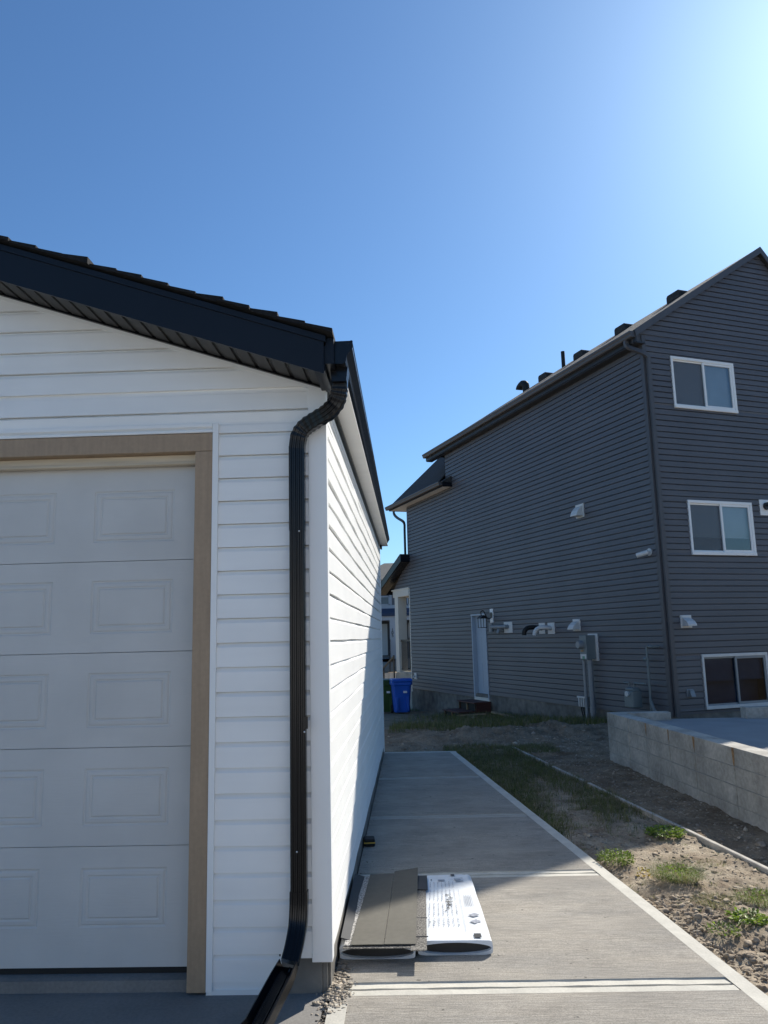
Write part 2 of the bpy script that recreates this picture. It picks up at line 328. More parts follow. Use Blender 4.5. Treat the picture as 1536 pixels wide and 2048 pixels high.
def lin(a, b, st):
    n = max(1, int(round((b-a)/st))); return [a+(b-a)*i/n for i in range(n)]
xs = [-500, -200, -80, -40, -20, -10, -5]+lin(-3, .2, .4)+lin(.2, 1.0, .1)+lin(1.0, 3.7, .024)+lin(3.7, 6, .15)+lin(6, 12, .8)+[14, 20, 40, 80, 200, 500]
ys = [-500, -200, -60, -20, -10, -6]+lin(-5, -1.2, .3)+lin(-1.2, 3.6, .026)+lin(3.6, 8.2, .04)+lin(8.2, 13, .07)+lin(13, 24, .25)+lin(24, 60, 2.5)+[80, 140, 260, 500]
gv = []; gk = []
for yy in ys:
    for xx in xs:
        if abs(xx) > 30 or yy < -20 or yy > 60: gv.append((xx, yy, -.35)); gk.append(.6); continue
        gv.append((xx, yy, terr(xx, yy)))
        k = .25*(1 if xx > xboard(yy) else 0)
        if xx > xboard(yy)+.02: k = .85  # shade put into the colour: darker soil beyond the board and farther back
        k = max(k, min(1, max(0, (yy-3.2)/3))*.7)
        gk.append(k)
nx = len(xs); gf = [(j*nx+i, j*nx+i+1, (j+1)*nx+i+1, (j+1)*nx+i) for j in range(len(ys)-1) for i in range(nx-1)]
g = MB(); g.add(gv, gf); go = g.build('ground', 'soil', smooth=True, recalc=False, kind='structure')
at = go.data.attributes.new('kind', 'FLOAT', 'POINT')
at.data.foreach_set('value', gk)

# walkway: broomed panels, smooth border strips and tooled joints
joints = [-1.85, -.01, 1.74, 3.5, 5.45]
wk = MB(); JW = .062; GR = .009
def wx_in(y): return xout(y)-.095
def panel(y0, y1):
    n = max(2, int((y1-y0)/.25)); vs = []; xl = .018
    for i in range(n+1):
        y = y0+(y1-y0)*i/n
        vs += [(xl, y-.0*xl, wz(y)), (wx_in(y), y+.022, wz(y)+.0)]
    wk.add(vs, [(2*i, 2*i+1, 2*i+3, 2*i+2) for i in range(n)], 0)
edges = [-6.0]+joints+[7.4]
for i in range(len(edges)-1):
    y0 = edges[i]+(JW+GR if i > 0 else 0); y1 = edges[i+1]-(JW+GR if i < len(edges)-2 else 0)
    panel(y0, y1)
for y in joints:
    n = 60
    def row(yo, zo, wob):
        r_ = []
        for i in range(n+1):
            x = .018+(wx_in(y)-.0-.018)*i/n; yw = y+yo+.022*i/n+wob*nz1(x*7, y*9+yo*30, 2)
            r_.append((x, yw, wz(y)+zo+(.0025*nz1(x*9, yo*50, y) if zo else 0)))
        return r_
    rows = [row(-JW-GR-.002, 0, .004), row(-JW-GR+.003, -.0035, .011), row(-GR, -.0035, .002), row(-GR+.003, -.017, .002), row(GR-.003, -.017, .002), row(GR, -.0035, .002), row(JW+GR-.004, -.007, .007), row(JW+GR+.001, 0.0, .007)]
    vs = [v for r_ in rows for v in r_]; N1 = n+1
    for q in range(7):
        wk.add(rows[q]+rows[q+1], [(i, i+1, N1+i+1, N1+i) for i in range(n)], 2 if y > 3 else 1)  # far joints take the shaded copy, near ones the lit colour
# outer border strip with skirt
ny = 80; vs = []
for i in range(ny+1):
    y = -6+13.4*i/ny; w = .004*nz1(y*1.5, 1, 1)
    vs += [(wx_in(y)-.002+w*.6, y, wz(y)+.0005), (xout(y)-.008+w, y, wz(y)-.001), (xout(y)+w, y, wz(y)-.010), (xout(y)+w, y, -.45)]
wk.add(vs, [(4*i+j, 4*i+j+1, 4*(i+1)+j+1, 4*(i+1)+j) for i in range(ny) for j in range(3)], 1)
wk.box(.018, xout(7.4), 7.4, 7.47, -.45, wz(7.4)+.001, 1)
# near inner border (front of the garage corner)
wk.box(.018, .105, -6, -.16, -.45, wz(-.3)+.0035, 1)
wk.quad((.018, -6, -.45), (.018, 7.4, -.45), (.018, 7.4, wz(7.4)), (.018, -6, wz(-6)), 1)
wk.build('walkway', ['broom', 'smooth_conc', 'shaded_joint_conc'], kind='structure', recalc=False)

dr = MB(); dr.box(-9, -.012, -9, .018, -.45, -.117); dr.build('driveway', 'drive', kind='structure')
st = MB(); st.box(-60, 60, 30, 38, -.6, -.27); st.build('street', 'asphalt', kind='structure')

# concrete crumbs in the joint between driveway and walk
cr = MB(); rr = random.Random(3)
for i in range(1500):
    y = rr.choice([rr.gauss(.0, .12), rr.uniform(-1.6, .25)]); x = rr.gauss(.0, .018) if y < -.25 else rr.gauss(.03, .035)
    if y > .30 or x > .18: continue
    if x < -.03 and y > -.02: continue
    s = abs(rr.gauss(0, .0035))+.0012+(.006 if rr.random() < .03 else 0)
    cr.blob((x, y, (-.117 if x < 0 else wz(y))+s*.2), (s*rr.uniform(.7, 1.8), s*rr.uniform(.7, 1.6), s*.6), i, 1, amp=.9)
for i in range(150):
    y = rr.uniform(.3, 7.2); x = .02+abs(rr.gauss(0, .025)); s = rr.uniform(.002, .007)
    cr.blob((x, y, wz(y)+s*.3), (s, s, s*.6), i, 1, amp=.5)
cr.build('concrete_crumbs', 'stone', smooth=True, kind='stuff', label='broken concrete crumbs along the joint at the garage corner', cat='rubble')

ln = MB(); ln.box(-60, 60, -13.5, -6.1, -.6, -.13); ln.build('lane', 'lane_gravel', kind='structure')
# unseen buildings added behind the viewer to bounce light forward; the windows mirror them
def back_building(x0, x1, y0, y1, h, pitch, wall, roof, name, label, cat, grp=None, door=True):
    e = empty(name, ((x0+x1)/2, (y0+y1)/2, -.2), label=label, cat=cat, group=grp); w_ = (x1-x0)/2; d_ = (y1-y0)/2
    mb = MB(); n = int(h/.2)
    for k in range(n): mb.prism([(d_+.0, k*h/n), (d_+.02, k*h/n), (d_, (k+1)*h/n)], 'x', -w_, w_)
    mb.box(-w_, w_, -d_, d_, 0, h); mb.build('wall', wall, e)
    mb = MB(); r_ = w_*pitch
    for k in range(8):
        t0_ = k/8; t1_ = (k+1)/8
        for sg in (-1, 1):
            mb.prism([(sg*(w_+.3)*(1-t0_), h+r_*t0_-.06), (sg*(w_+.3)*(1-t0_), h+r_*t0_+.05), (sg*(w_+.3)*(1-t1_), h+r_*t1_+.02), (sg*(w_+.3)*(1-t1_), h+r_*t1_-.06)], 'y', -d_-.3, d_+.3)
    mb.build('roof', roof, e)
    mb = MB(); mb.add([(-w_, d_, h), (w_, d_, h), (0, d_, h+r_)], [(0, 1, 2)]); mb.build('gable', wall, e)
    if door:
        mb = MB(); mb.box(-w_*.78, w_*.78, d_+.02, d_+.05, 0, 2.4); f = mb.build('garage_door', 'white_trim', e)
        for k in range(4):
            for j in range(6):
                mb = MB(); a = -w_*.74+j*w_*.25; mb.box(a, a+w_*.2, d_+.05, d_+.06, .1+k*.6, .5+k*.6); mb.build('panel', 'white_trim', f)
    else:
        for zz_ in (1.2, 4.0):
            for xx_ in (-w_*.5, w_*.25):
                mb = MB(); mb.box(xx_, xx_+1.4, d_+.02, d_+.06, zz_, zz_+1.2); f = mb.build('window', 'white_trim', e); mb = MB(); mb.box(xx_+.08, xx_+1.32, d_+.06, d_+.065, zz_+.08, zz_+1.12); mb.build('pane', 'grey_paint', f)
for i, (a, b_, w1_, lb) in enumerate(((-10, -3.6, 'white_trim', 'added unseen white garage across the lane behind the viewer, left of the middle one'), (-2.2, 4.2, 'white_trim', 'middle added white garage across the lane, unseen directly behind the viewer'), (5.6, 12, 'far_grey', 'added unseen grey garage across the lane behind the viewer, right of the middle one'))):
    back_building(a, b_, -21, -14.5, 2.9, .34, w1_, 'red_roof', 'added_lane_garage', lb, 'garage', 'added garages across the lane')
for i, (a, b_, w1_, lb) in enumerate(((-11, -3.5, 'cream_siding', 'added unseen two storey cream house beyond the lane, far left behind the viewer'), (-2, 5.5, 'far_grey', 'added unseen two storey grey house beyond the lane, straight behind the viewer'), (7, 14.5, 'far_grey', 'added unseen two storey grey house beyond the lane, right behind the viewer'))):
    back_building(a, b_, -42, -32, 5.8, .5, w1_, 'red_roof', 'added_lane_house', lb, 'house', 'added houses beyond the lane', False)

# ============================================================ GARAGE
GAR = empty('white_garage', (0, 0, -.11), label='white vinyl sided detached garage with a panelled overhead door and black gutter', cat='garage')
GAR.location = (0, 0, 0)
GW = -6.1; GL = 7.45; SL = .336; SZ = 2.98; Z0 = 2.6067-.127*21
def rz(x): return SZ-SL*x if x > GW/2 else SZ-SL*(GW-x)
mb = MB()
mid = GW/2; ztop = SZ-SL*mid
pieces = [(-.06, 2.785, -.574, -.23, -.574, -.23), (.067, 2.785, -.23, -.07, -.23, -.07),
          (-.06, 2.785, GW+.07, -5.50, GW+.07, -5.50), (2.785, SZ, GW+.07, -.07, GW+.07, -.07), (SZ, ztop, GW, 0, mid, mid)]
siding(mb, 'y', pieces, Z0, .127, seed=2, wav=.002, prot=.020, slot=.003, kd=.90)
e_ = .012; mb.quad((GW, e_, -.11), (-5.5, e_, -.11), (-5.5, e_, 2.785), (GW, e_, 2.785)); mb.quad((-.574, e_, -.11), (-.013, e_, -.11), (-.013, e_, 2.785), (-.574, e_, 2.785)); mb.add([(GW, e_, 2.785), (-.013, e_, 2.785), (-.013, e_, SZ), (mid, e_, ztop), (GW, e_, SZ)], [(0, 1, 2, 3, 4)])
mb.build('front_wall', 'white_vinyl', GAR, recalc=False, smooth=False)
mb = MB(); siding(mb, 'x', [(.02, 2.90, .040, GL-.03, .040, GL-.03)], Z0, .127, seed=5, wav=.006, sign=1, seg=.25, prot=.019, slot=.003, kd=.85)
mb.quad((-.012, .013, -.11), (-.012, GL, -.11), (-.012, GL, SZ), (-.012, .013, SZ))
mb.build('side_wall', 'white_vinyl', GAR, recalc=False)
mb = MB(); mb.quad((GW, 0, -.11), (GW, GL, -.11), (GW, GL, SZ), (GW, 0, SZ)); mb.add([(GW, GL, -.11), (0, GL, -.11), (0, GL, SZ), (mid, GL, ztop), (GW, GL, SZ)], [(0, 1, 2, 3, 4)])
mb.build('rear_wall', 'white_vinyl', GAR)
# corner posts
mb = MB(); mb.box(-.078, .0225, -.0225, .055, .028, 2.975); mb.build('corner_trim', 'white_trim', GAR, bevel=.002)
mb = MB(); mb.box(-.02, .0225, GL-.055, GL+.015, -.03, 2.975); mb.build('corner_trim', 'white_trim', GAR, bevel=.002)
# base strips
mb = MB(); mb.box(-.604, -.232, -.016, 0, -.1165, -.058); mb.box(-.604, -.235, -.022, 0, -.1165, -.092); mb.box(-.235, -.08, -.015, 0, .045, .075); mb.build('base_trim', 'white_trim', GAR)
# frieze and channel under soffits
mb = MB(); d = .030
mb.prism([(-.0, SZ-.002), (mid, ztop-.002), (mid, ztop-d-.01), (-.0, SZ-d)], 'y', -.021, -.001)
mb.prism([(mid, ztop-.002), (GW, SZ-.002), (GW, SZ-d), (mid, ztop-d-.01)], 'y', -.021, -.001)
mb.box(.001, .022, .05, GL, 2.885, 2.925); mb.box(.001, .018, .05, GL, 2.80, 2.83)
mb.build('frieze_trim', 'white_trim', GAR)
# foundation
mb = MB(); mb.box(-.245, -.030, -.010, -.0005, -.13, .068); mb.box(-.030, -.004, -.004, .4, -.14, .03); mb.box(-.004, .010, .02, GL-.02, -.3, .02); mb.build('foundation', 'foundation', GAR, bevel=.003)
mb = MB(); mb.box(-5.5, -.6, .0185, GL, -.3, -.062); mb.build('floor_slab', 'drive', GAR)
# door casing
mb = MB(); mb.box(-.604, -.572, -.031, .0, -.1, 2.786); mb.box(-5.532, -5.5, -.020, .0, -.1, 2.786)
mb.prism([(-.0, 2.737), (-.030, 2.737), (-.030, 2.752), (-.014, 2.758), (-.031, 2.768), (-.031, 2.787), (-.0, 2.787)], 'x', -5.5, -.605)
mb.build('channel_trim', 'white_trim', GAR, bevel=.0015)
mb = MB(); mb.box(-.700, -.606, -.026, .11, -.104, 2.6315); mb.build('door_jamb', 'tan_wood', GAR, bevel=.002)
mb = MB(); mb.box(-5.498, -5.404, -.026, .11, -.104, 2.6315); mb.build('door_jamb', 'tan_wood', GAR, bevel=.002)
mb = MB(); mb.box(-5.498, -.606, -.024, .11, 2.6335, 2.7345); mb.build('door_header', 'tan_wood', GAR, bevel=.002)
mb = MB(); mb.box(-5.402, -.702, .045, .088, 2.575, 2.6325); mb.box(-5.402, -.702, .036, .045, 2.578, 2.594); mb.build('weather_strip', 'cream_wood', GAR, bevel=.003)
mb = MB(); mb.box(-.95, -.55, .2, .25, -.06, 2.9)  # unseen block added behind the jamb so that no light leaks
mb.build('light_leak_block', 'rubber', GAR)
# overhead door
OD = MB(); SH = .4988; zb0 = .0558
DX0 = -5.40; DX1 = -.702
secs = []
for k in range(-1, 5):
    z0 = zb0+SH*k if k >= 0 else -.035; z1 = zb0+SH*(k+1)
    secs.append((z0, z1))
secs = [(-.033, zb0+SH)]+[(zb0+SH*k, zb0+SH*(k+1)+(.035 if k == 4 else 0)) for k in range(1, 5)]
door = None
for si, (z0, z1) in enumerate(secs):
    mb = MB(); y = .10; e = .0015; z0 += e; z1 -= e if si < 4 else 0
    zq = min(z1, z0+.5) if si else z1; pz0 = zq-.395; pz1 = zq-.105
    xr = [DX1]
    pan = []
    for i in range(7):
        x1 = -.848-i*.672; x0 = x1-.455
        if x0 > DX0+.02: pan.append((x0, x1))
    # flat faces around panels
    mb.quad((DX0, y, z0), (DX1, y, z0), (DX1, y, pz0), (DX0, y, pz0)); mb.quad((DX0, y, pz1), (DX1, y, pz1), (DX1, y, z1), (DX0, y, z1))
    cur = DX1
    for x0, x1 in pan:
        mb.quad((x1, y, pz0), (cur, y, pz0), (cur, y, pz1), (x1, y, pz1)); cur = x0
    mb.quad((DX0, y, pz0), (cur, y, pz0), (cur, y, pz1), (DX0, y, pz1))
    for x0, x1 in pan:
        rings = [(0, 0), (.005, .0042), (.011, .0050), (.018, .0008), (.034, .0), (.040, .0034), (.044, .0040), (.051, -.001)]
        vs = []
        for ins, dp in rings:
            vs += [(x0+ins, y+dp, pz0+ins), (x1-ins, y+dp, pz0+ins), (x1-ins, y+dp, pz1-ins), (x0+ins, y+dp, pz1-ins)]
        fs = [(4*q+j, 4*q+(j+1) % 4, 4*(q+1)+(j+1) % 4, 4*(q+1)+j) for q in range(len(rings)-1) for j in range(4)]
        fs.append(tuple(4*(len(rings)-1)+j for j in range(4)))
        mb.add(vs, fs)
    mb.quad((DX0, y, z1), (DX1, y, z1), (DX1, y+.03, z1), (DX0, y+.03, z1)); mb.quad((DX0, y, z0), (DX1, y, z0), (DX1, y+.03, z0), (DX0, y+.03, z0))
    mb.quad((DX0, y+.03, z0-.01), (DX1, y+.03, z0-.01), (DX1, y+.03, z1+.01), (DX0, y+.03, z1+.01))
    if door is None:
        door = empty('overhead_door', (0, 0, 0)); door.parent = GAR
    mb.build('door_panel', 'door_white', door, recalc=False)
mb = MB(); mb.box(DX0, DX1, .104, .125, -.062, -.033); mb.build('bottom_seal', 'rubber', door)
# roof shingles, rake fascia, soffits
mb = MB(); rr = random.Random(11)
ex = .142; t0 = .188   # shingle surface above soffit line
yv0 = -.385; yv1 = GL+.2
for side in (0, 1):
    n = int(3.22/ex)+1
    for k in range(n):
        xa = .10-k*ex; xb = xa-ex-.03
        if xb < mid: xb = mid
        if xa <= mid: break
        la = .022+(.012 if k in (2, 4, 9, 13) else 0)+rr.uniform(-.004, .006)
        yf = yv0+rr.uniform(-.012, .008)+(-.02 if k % 3 == 0 else 0)
        zz = lambda x: SZ+t0-SL*x
        poly = [(xa, zz(xa)), (xa, zz(xa)+la), (xb, zz(xb)+la*.15+.004), (xb, zz(xb)-.002)]
        if side: poly = [(GW-p[0], p[1]) for p in poly]
        mb.prism(poly, 'y', yf, yv1)
mb.build('roof', 'shingle_black', GAR)
def rake(y0, y1, dz0, dz1, x0=.05):
    mb = MB(); a = x0
    mb.prism([(a, SZ-SL*a+dz0), (a, SZ-SL*a+dz1), (mid, ztop+dz1), (mid, ztop+dz0)], 'y', y0, y1)
    mb.prism([(GW-a, SZ-SL*a+dz0), (GW-a, SZ-SL*a+dz1), (mid, ztop+dz1), (mid, ztop+dz0)], 'y', y0, y1); return mb
rk = rake(-.362, -.35, -.03, .155); rk.build('fascia', 'fascia_black', GAR)
rk = rake(-.370, -.345, .140, .172, .06); rk.build('drip_edge', 'fascia_black', GAR, label='thin brownish metal strip along the rake')
rk = rake(GL, GL+.17, -.03, .155); rk.build('fascia', 'fascia_black', GAR)
# sloping soffit with vent ribs
mb = MB(); L_ = math.hypot(1, SL)
for side in (0, 1):
    def PX(x): return x if side == 0 else GW-x
    def Q(x, y, o): return (PX(x), y, SZ-SL*x+o)
    x = .048; pw = .0975; k = 0
    while x > mid+.01:
        xb = max(mid, x-pw)
        # panel with a V rib every 97 mm
        prof = [(x, 0), (x-.010, .010), (x-.020, .010), (x-.026, 0), (xb, 0)] if xb < x-.03 else [(x, 0), (xb, 0)]
        for (xa, oa), (xc, oc) in zip(prof[:-1], prof[1:]):
            mb.quad(Q(xa, -.35, oa), Q(xc, -.35, oc), Q(xc, .0, oc), Q(xa, .0, oa), 0)
        x = xb
    mb.quad(Q(.048, -.35, .02), Q(mid, -.35, .02), Q(mid, 0, .02), Q(.048, 0, .02), 1)
mb.build('soffit', ['soffit_black', 'rubber'], GAR, recalc=False)
mb = MB(); mb.prism([(.045, SZ-.012-SL*.045), (mid, ztop-.012), (mid, ztop+.006), (.045, SZ+.006-SL*.045)], 'y', -.040, -.0225); mb.build('soffit_channel', 'black_metal', GAR)
# side eave
mb = MB(); mb.box(.036, .140, .0, GL+.15, 2.984, 2.992); mb.build('eave_soffit', 'soffit_white', GAR)
mb = MB(); mb.box(.001, .036, .02, GL+.15, 2.968, 2.99); mb.build('eave_channel', 'black_metal', GAR)
mb = MB(); mb.box(.055, .10, -.34, GL+.15, 2.992, 3.13); mb.box(-.0, .055, -.34, -.0, 2.955, 3.09); mb.build('eave_fascia', 'fascia_black', GAR)
# gutter K profile swept from near to far
def gut_ring(x, y, z):
    pr = [(-.142, 0), (-.142, -.112), (-.052, -.118), (-.036, -.105), (-.030, -.075), (-.010, -.045), (0, -.030), (0, 0), (-.012, 0), (-.012, -.012), (-.004, -.014), (-.006, -.030), (-.017, -.045), (-.037, -.072), (-.043, -.100), (-.056, -.112), (-.136, -.106), (-.136, 0)]
    return [(x+a, y, z+b) for a, b in pr]
mb = MB(); a = gut_ring(.192, -.30, 3.122); b = gut_ring(.162, 7.62, 3.114); n = len(a)
mb.add(a+b, [(i, (i+1) % n, n+(i+1) % n, n+i) for i in range(n)]+[tuple(range(n)), tuple(range(n, 2*n))[::-1]])
for (X_, Y_, Z_, s) in ((.192, -.30, 3.122, -1), (.162, 7.62, 3.114, 1)):
    cp = [(X_+p, Z_+q) for p, q in [(-.146, .003), (-.146, -.114), (-.052, -.121), (-.034, -.107), (-.028, -.077), (-.008, -.046), (.004, -.030), (.004, .004)]]
    mb.prism(cp, 'y', Y_+s*.001, Y_+s*.006)
mb.tube([(.188, -.305, 3.122), (.158, 7.625, 3.114)], .007, 8)
mb.build('gutter', 'black_metal', GAR)
# downspout
sec = []
W = .042; Dp = .030
front = [-W+.006, -W+.014, -W+.017, -W+.025, -W+.028, -.006, -.003, .003, .006, W-.028, W-.025, W-.017, W-.014, W-.006]
dep = [0, 0, .005, .005, 0, 0, .005, .005, 0, 0, .005, .005, 0, 0]
sec = [(-W, Dp-.006), (-W, -Dp+.006)]+[(a_, -Dp+d_) for a_, d_ in zip(front, dep)]+[(W, -Dp+.006), (W, Dp-.006), (W-.006, Dp), (-W+.006, Dp)]
def smooth_path(pts, n):
    out = []
    P_ = [Vector(p) for p in pts]
    for i in range(len(P_)-1):
        p0 = P_[max(i-1, 0)]; p1 = P_[i]; p2 = P_[i+1]; p3 = P_[min(i+2, len(P_)-1)]
        for k in range(n):
            t = k/n
            out.append(.5*((2*p1)+(-p0+p2)*t+(2*p0-5*p1+4*p2-p3)*t*t+(-p0+3*p1-3*p2+p3)*t**3))
    out.append(P_[-1]); return out
DS = empty('downspout', (0, 0, 0)); DS.parent = GAR
REF = (0, 1, 0)
mb = MB()
up = [(.115, -.19, 3.00), (.114, -.185, 2.93), (.110, -.18, 2.885), (.090, -.165, 2.835), (.040, -.13, 2.795), (-.03, -.095, 2.765), (-.088, -.07, 2.735), (-.122, -.06, 2.690), (-.134, -.055, 2.62)]
pth = smooth_path(up, 8); sc_ = [1+.035*(1 if (i % 4) < 2 else -1)*(1 if 10 < i < 58 else 0) for i in range(len(pth))]
mb.sweep(pth, sec, ref=REF, scales=sc_)
mb.prism([(.068, 3.008), (.164, 3.008), (.153, 2.93), (.079, 2.93)], 'y', -.245, -.14)
mb.build('upper_elbow', 'black_metal', DS, auto=True)
mb = MB(); mb.sweep([(-.134, -.055, 2.63), (-.134, -.055, 2.17)], sec, ref=REF); mb.sweep([(-.134, -.055, 2.20), (-.136, -.055, .33)], [(a_*.96, b_*.96) for a_, b_ in sec], ref=REF)
mb.build('pipe', 'black_metal', DS, auto=True)
mb = MB()
lo = [(-.136, -.055, .37), (-.137, -.058, .30), (-.140, -.075, .22), (-.150, -.115, .15), (-.165, -.165, .085)]
pth = smooth_path(lo, 8); mb.sweep(pth, [(a_*1.05, b_*1.05) for a_, b_ in sec], ref=REF)
mb.build('lower_elbow', 'black_metal', DS, auto=True)
# open trough extension
mb = MB(); w = .050; h = .060
us = [(-w, h), (-w-.006, h-.002), (-w-.003, 0), (-w+.008, -.006), (w-.008, -.006), (w+.003, 0), (w+.006, h-.002), (w, h), (w-.002, .004), (w-.012, 0), (.006, 0), (.003, .005), (-.003, .005), (-.006, 0), (-w+.012, 0), (-w+.002, .004)]
tp = [(-.166, -.165, .062), (-.186, -.235, .022), (-.262, -.47, -.085), (-.45, -1.05, -.105)]
mb.sweep(tp, us, ref=(0, 0, 1), scales=[.82, .95, 1, 1]); mb.build('trough_extension', 'black_metal', DS, auto=True)
mb = MB()
for p in ((-.121, -.0875, 2.165), (-.100, -.0865, 1.135), (-.142, -.0865, .56)): mb.blob(p, .0045, 1, 2, amp=0)
mb.build('screws', 'screw', DS, smooth=True)
mb = MB(); mb.box(-.1065, -.082, -.0885, -.0855, 1.15, 1.21); mb.build('strap', 'black_metal', DS)
# dirt mark on siding
mb = MB(); rr = random.Random(5)
for i in range(16): mb.blob((-.530+rr.gauss(0, .005)+i*.0006, -.0125, 1.655-i*.0028+rr.gauss(0, .003)), (rr.uniform(.001, .004), .001, rr.uniform(.001, .005)), i, 1)
for i in range(12): mb.blob((-.568+i*.0025, -.0125, 1.722+rr.gauss(0, .002)), (.002, .001, .0018), i, 1)
mb.build('dirt_marks', 'lumber', GAR)

# ============================================================ DARK HOUSE
HS = empty('dark_house', (HL.x, HL.y, -.2), th, label='tall dark grey sided house with white windows and roof vents', cat='house')
HZ = .2
class HB(MB):
    def build(s, name, mats, parent=None, **k):
        s.v = [(x, y, z+HZ) for x, y, z in s.v]; return MB.build(s, name, mats, parent or HS, **k)
PT = .1118; HZ0 = .0657
# roof surfaces
def rL(x): return 7.40+.66*x            # top of roof, side slope
RX = 3.12; RZ = rL(RX); RS = 1.1
def rR(x): return RZ-RS*(x-RX)
HWID = 5.35
mb = HB()
siding(mb, 'x', [(HZ0, 7.02, .07, 6.93, .07, 6.93), (2.14, 7.02, 6.93, 7.79, 6.93, 7.79), (HZ0-PT, 5.96, 7.79, 12.35, 7.79, 12.35), (5.96, 7.02, 7.79, 9.15, 7.79, 9.15), (3.235, 4.15, 12.35, 13.85, 12.35, 12.42)], HZ0, PT, seg=1.1, wav=.003, seed=8, prot=.020, slot=.009, sdep=.012)
mb.quad((.016, 0, -.1), (.016, 6.93, -.1), (.016, 6.93, 7.1), (.016, 0, 7.1)); mb.quad((.016, 6.93, 2.14), (.016, 7.79, 2.14), (.016, 7.79, 7.1), (.016, 6.93, 7.1)); mb.quad((.016, 7.79, -.1), (.016, 12.42, -.1), (.016, 12.42, 5.97), (.016, 7.79, 5.97)); mb.quad((.016, 7.79, 5.97), (.016, 9.2, 5.97), (.016, 9.2, 7.1), (.016, 7.79, 7.1))
mb.build('side_wall', 'dark_siding', recalc=False)
W1 = (.64, 2.135, 5.83, 6.815); W2 = (.74, 2.24, 3.005, 3.993); W3 = (.745, 2.245, .21, 1.137)
rp = []
zz = [-.2]
for w_ in (W3, W2, W1):
    rp.append((zz[-1], w_[2], .07, HWID, .07, HWID)); rp.append((w_[2], w_[3], .07, w_[0], .07, w_[0])); rp.append((w_[2], w_[3], w_[1], HWID, w_[1], HWID)); zz.append(w_[3])
GZ = 7.2; u_off = .14
xr_ = RX+(RZ-u_off-GZ)/RS
rp.append((zz[-1], GZ, .07, HWID, .07, min(HWID, xr_)))
xl_ = (GZ+u_off-7.40)/.66
rp.append((GZ, RZ-u_off, xl_, xr_, RX, RX))
rp = [(max(a, .12), b, c, d_, e, f) for a, b, c, d_, e, f in rp]
mb = HB(); siding(mb, 'y', rp, HZ0, PT, seg=1.2, wav=.003, seed=9, prot=.020, slot=.007, sdep=.012)
mb.build('rear_wall', 'dark_siding', recalc=False)
mb = HB(); mb.quad((HWID, 0, -1), (HWID, 12.3, -1), (HWID, 12.3, 5.9), (HWID, 0, 5.9)); mb.quad((HWID, 0, 5.9), (HWID, 9.2, 5.9), (HWID, 9.2, 7.0), (HWID, 0, 7.0)); mb.quad((0, 9.2, 5.5), (HWID, 9.2, 5.5), (HWID, 9.2, 7.1), (0, 9.2, 7.1)); mb.quad((0, 12.4, -1), (HWID, 12.4, -1), (HWID, 12.4, 6), (0, 12.4, 6))
mb.build('front_wall', 'dark_siding', recalc=False)
mb = HB(); mb.box(-.016, .075, -.016, .075, .10, 7.2); mb.build('corner_trim', 'dark_trim', bevel=.004)
mb = HB(); mb.box(-.014, .06, 12.34, 12.42, -.15, 3.24); mb.build('corner_trim', 'porch_white', bevel=.004)
mb = HB(); mb.box(-.014, .06, 12.34, 12.42, 3.24, 5.95); mb.build('corner_trim', 'dark_trim', bevel=.004)
mb = HB(); mb.box(.004, .2, .01, 7.79, -1.3, HZ0-.001); mb.box(.004, .2, 7.79, 12.4, -1.3, HZ0-PT-.001); mb.box(.01, HWID, .004, .2, -1.3, .125); mb.build('foundation', 'foundation')
# main roof: gable to the rear, hip at the front
RE = 10.15; EX = -.22
hipd = (RZ-rL(EX))/.66
def thick(mb, pts, d_=.10, mi=0):
    n = len(pts); vs = [tuple(p) for p in pts]+[(p[0], p[1], p[2]-d_) for p in pts]
    mb.add(vs, [tuple(range(n)), tuple(range(n, 2*n))[::-1]]+[(i, (i+1) % n, n+(i+1) % n, n+i) for i in range(n)], mi)
xe2 = RX+(RZ-6.95)/RS
yr = -.10
mb = HB()
thick(mb, [(EX, yr, rL(EX)), (EX, RE, rL(EX)), (RX, RE-3.3, RZ), (RX, yr, RZ)])
thick(mb, [(xe2, yr, 6.95), (RX, yr, RZ), (RX, RE-3.3, RZ), (xe2, RE, 6.95)])
thick(mb, [(EX, RE, rL(EX)), (xe2, RE, 6.95), (RX, RE-3.3, RZ)], .05)
mb.build('main_roof', 'dark_shingle')
mb = HB()
mb.prism([(EX, rL(EX)-.10), (EX, rL(EX)-.24), (0, 6.99), (0, rL(0)-.10)], 'y', 0.0, .02)
for (a, za, b, zb_) in ((EX, rL(EX), RX, RZ), (xe2, 6.95, RX, RZ)):
    mb.prism([(a, za+.006), (b, zb_+.006), (b, zb_-.14), (a, za-.14)], 'y', yr-.02, yr-.0)
mb.build('rake_trim', 'dark_trim')
mb = HB(); mb.box(EX+.03, .0, -.09, RE, 7.0, 7.03); mb.box(EX+.01, EX+.03, -.09, RE, 7.02, rL(EX)-.03); mb.build('soffit', 'dark_metal')
def hgut(x, z, y0, y1, name='gutter'):
    pr = [(x, z), (x, z-.11), (x-.085, z-.115), (x-.10, z-.095), (x-.105, z-.06), (x-.125, z-.03), (x-.125, z), (x-.117, z), (x-.110, z-.04), (x-.09, z-.1), (x-.008, z-.1), (x-.008, z)]
    mb = HB(); mb.prism(pr, 'y', y0, y1); mb.prism(pr[:7], 'y', y0-.004, y0); mb.prism(pr[:7], 'y', y1, y1+.004); mb.build(name, 'dark_trim')
hgut(EX+.01, 7.22, -.08, RE)
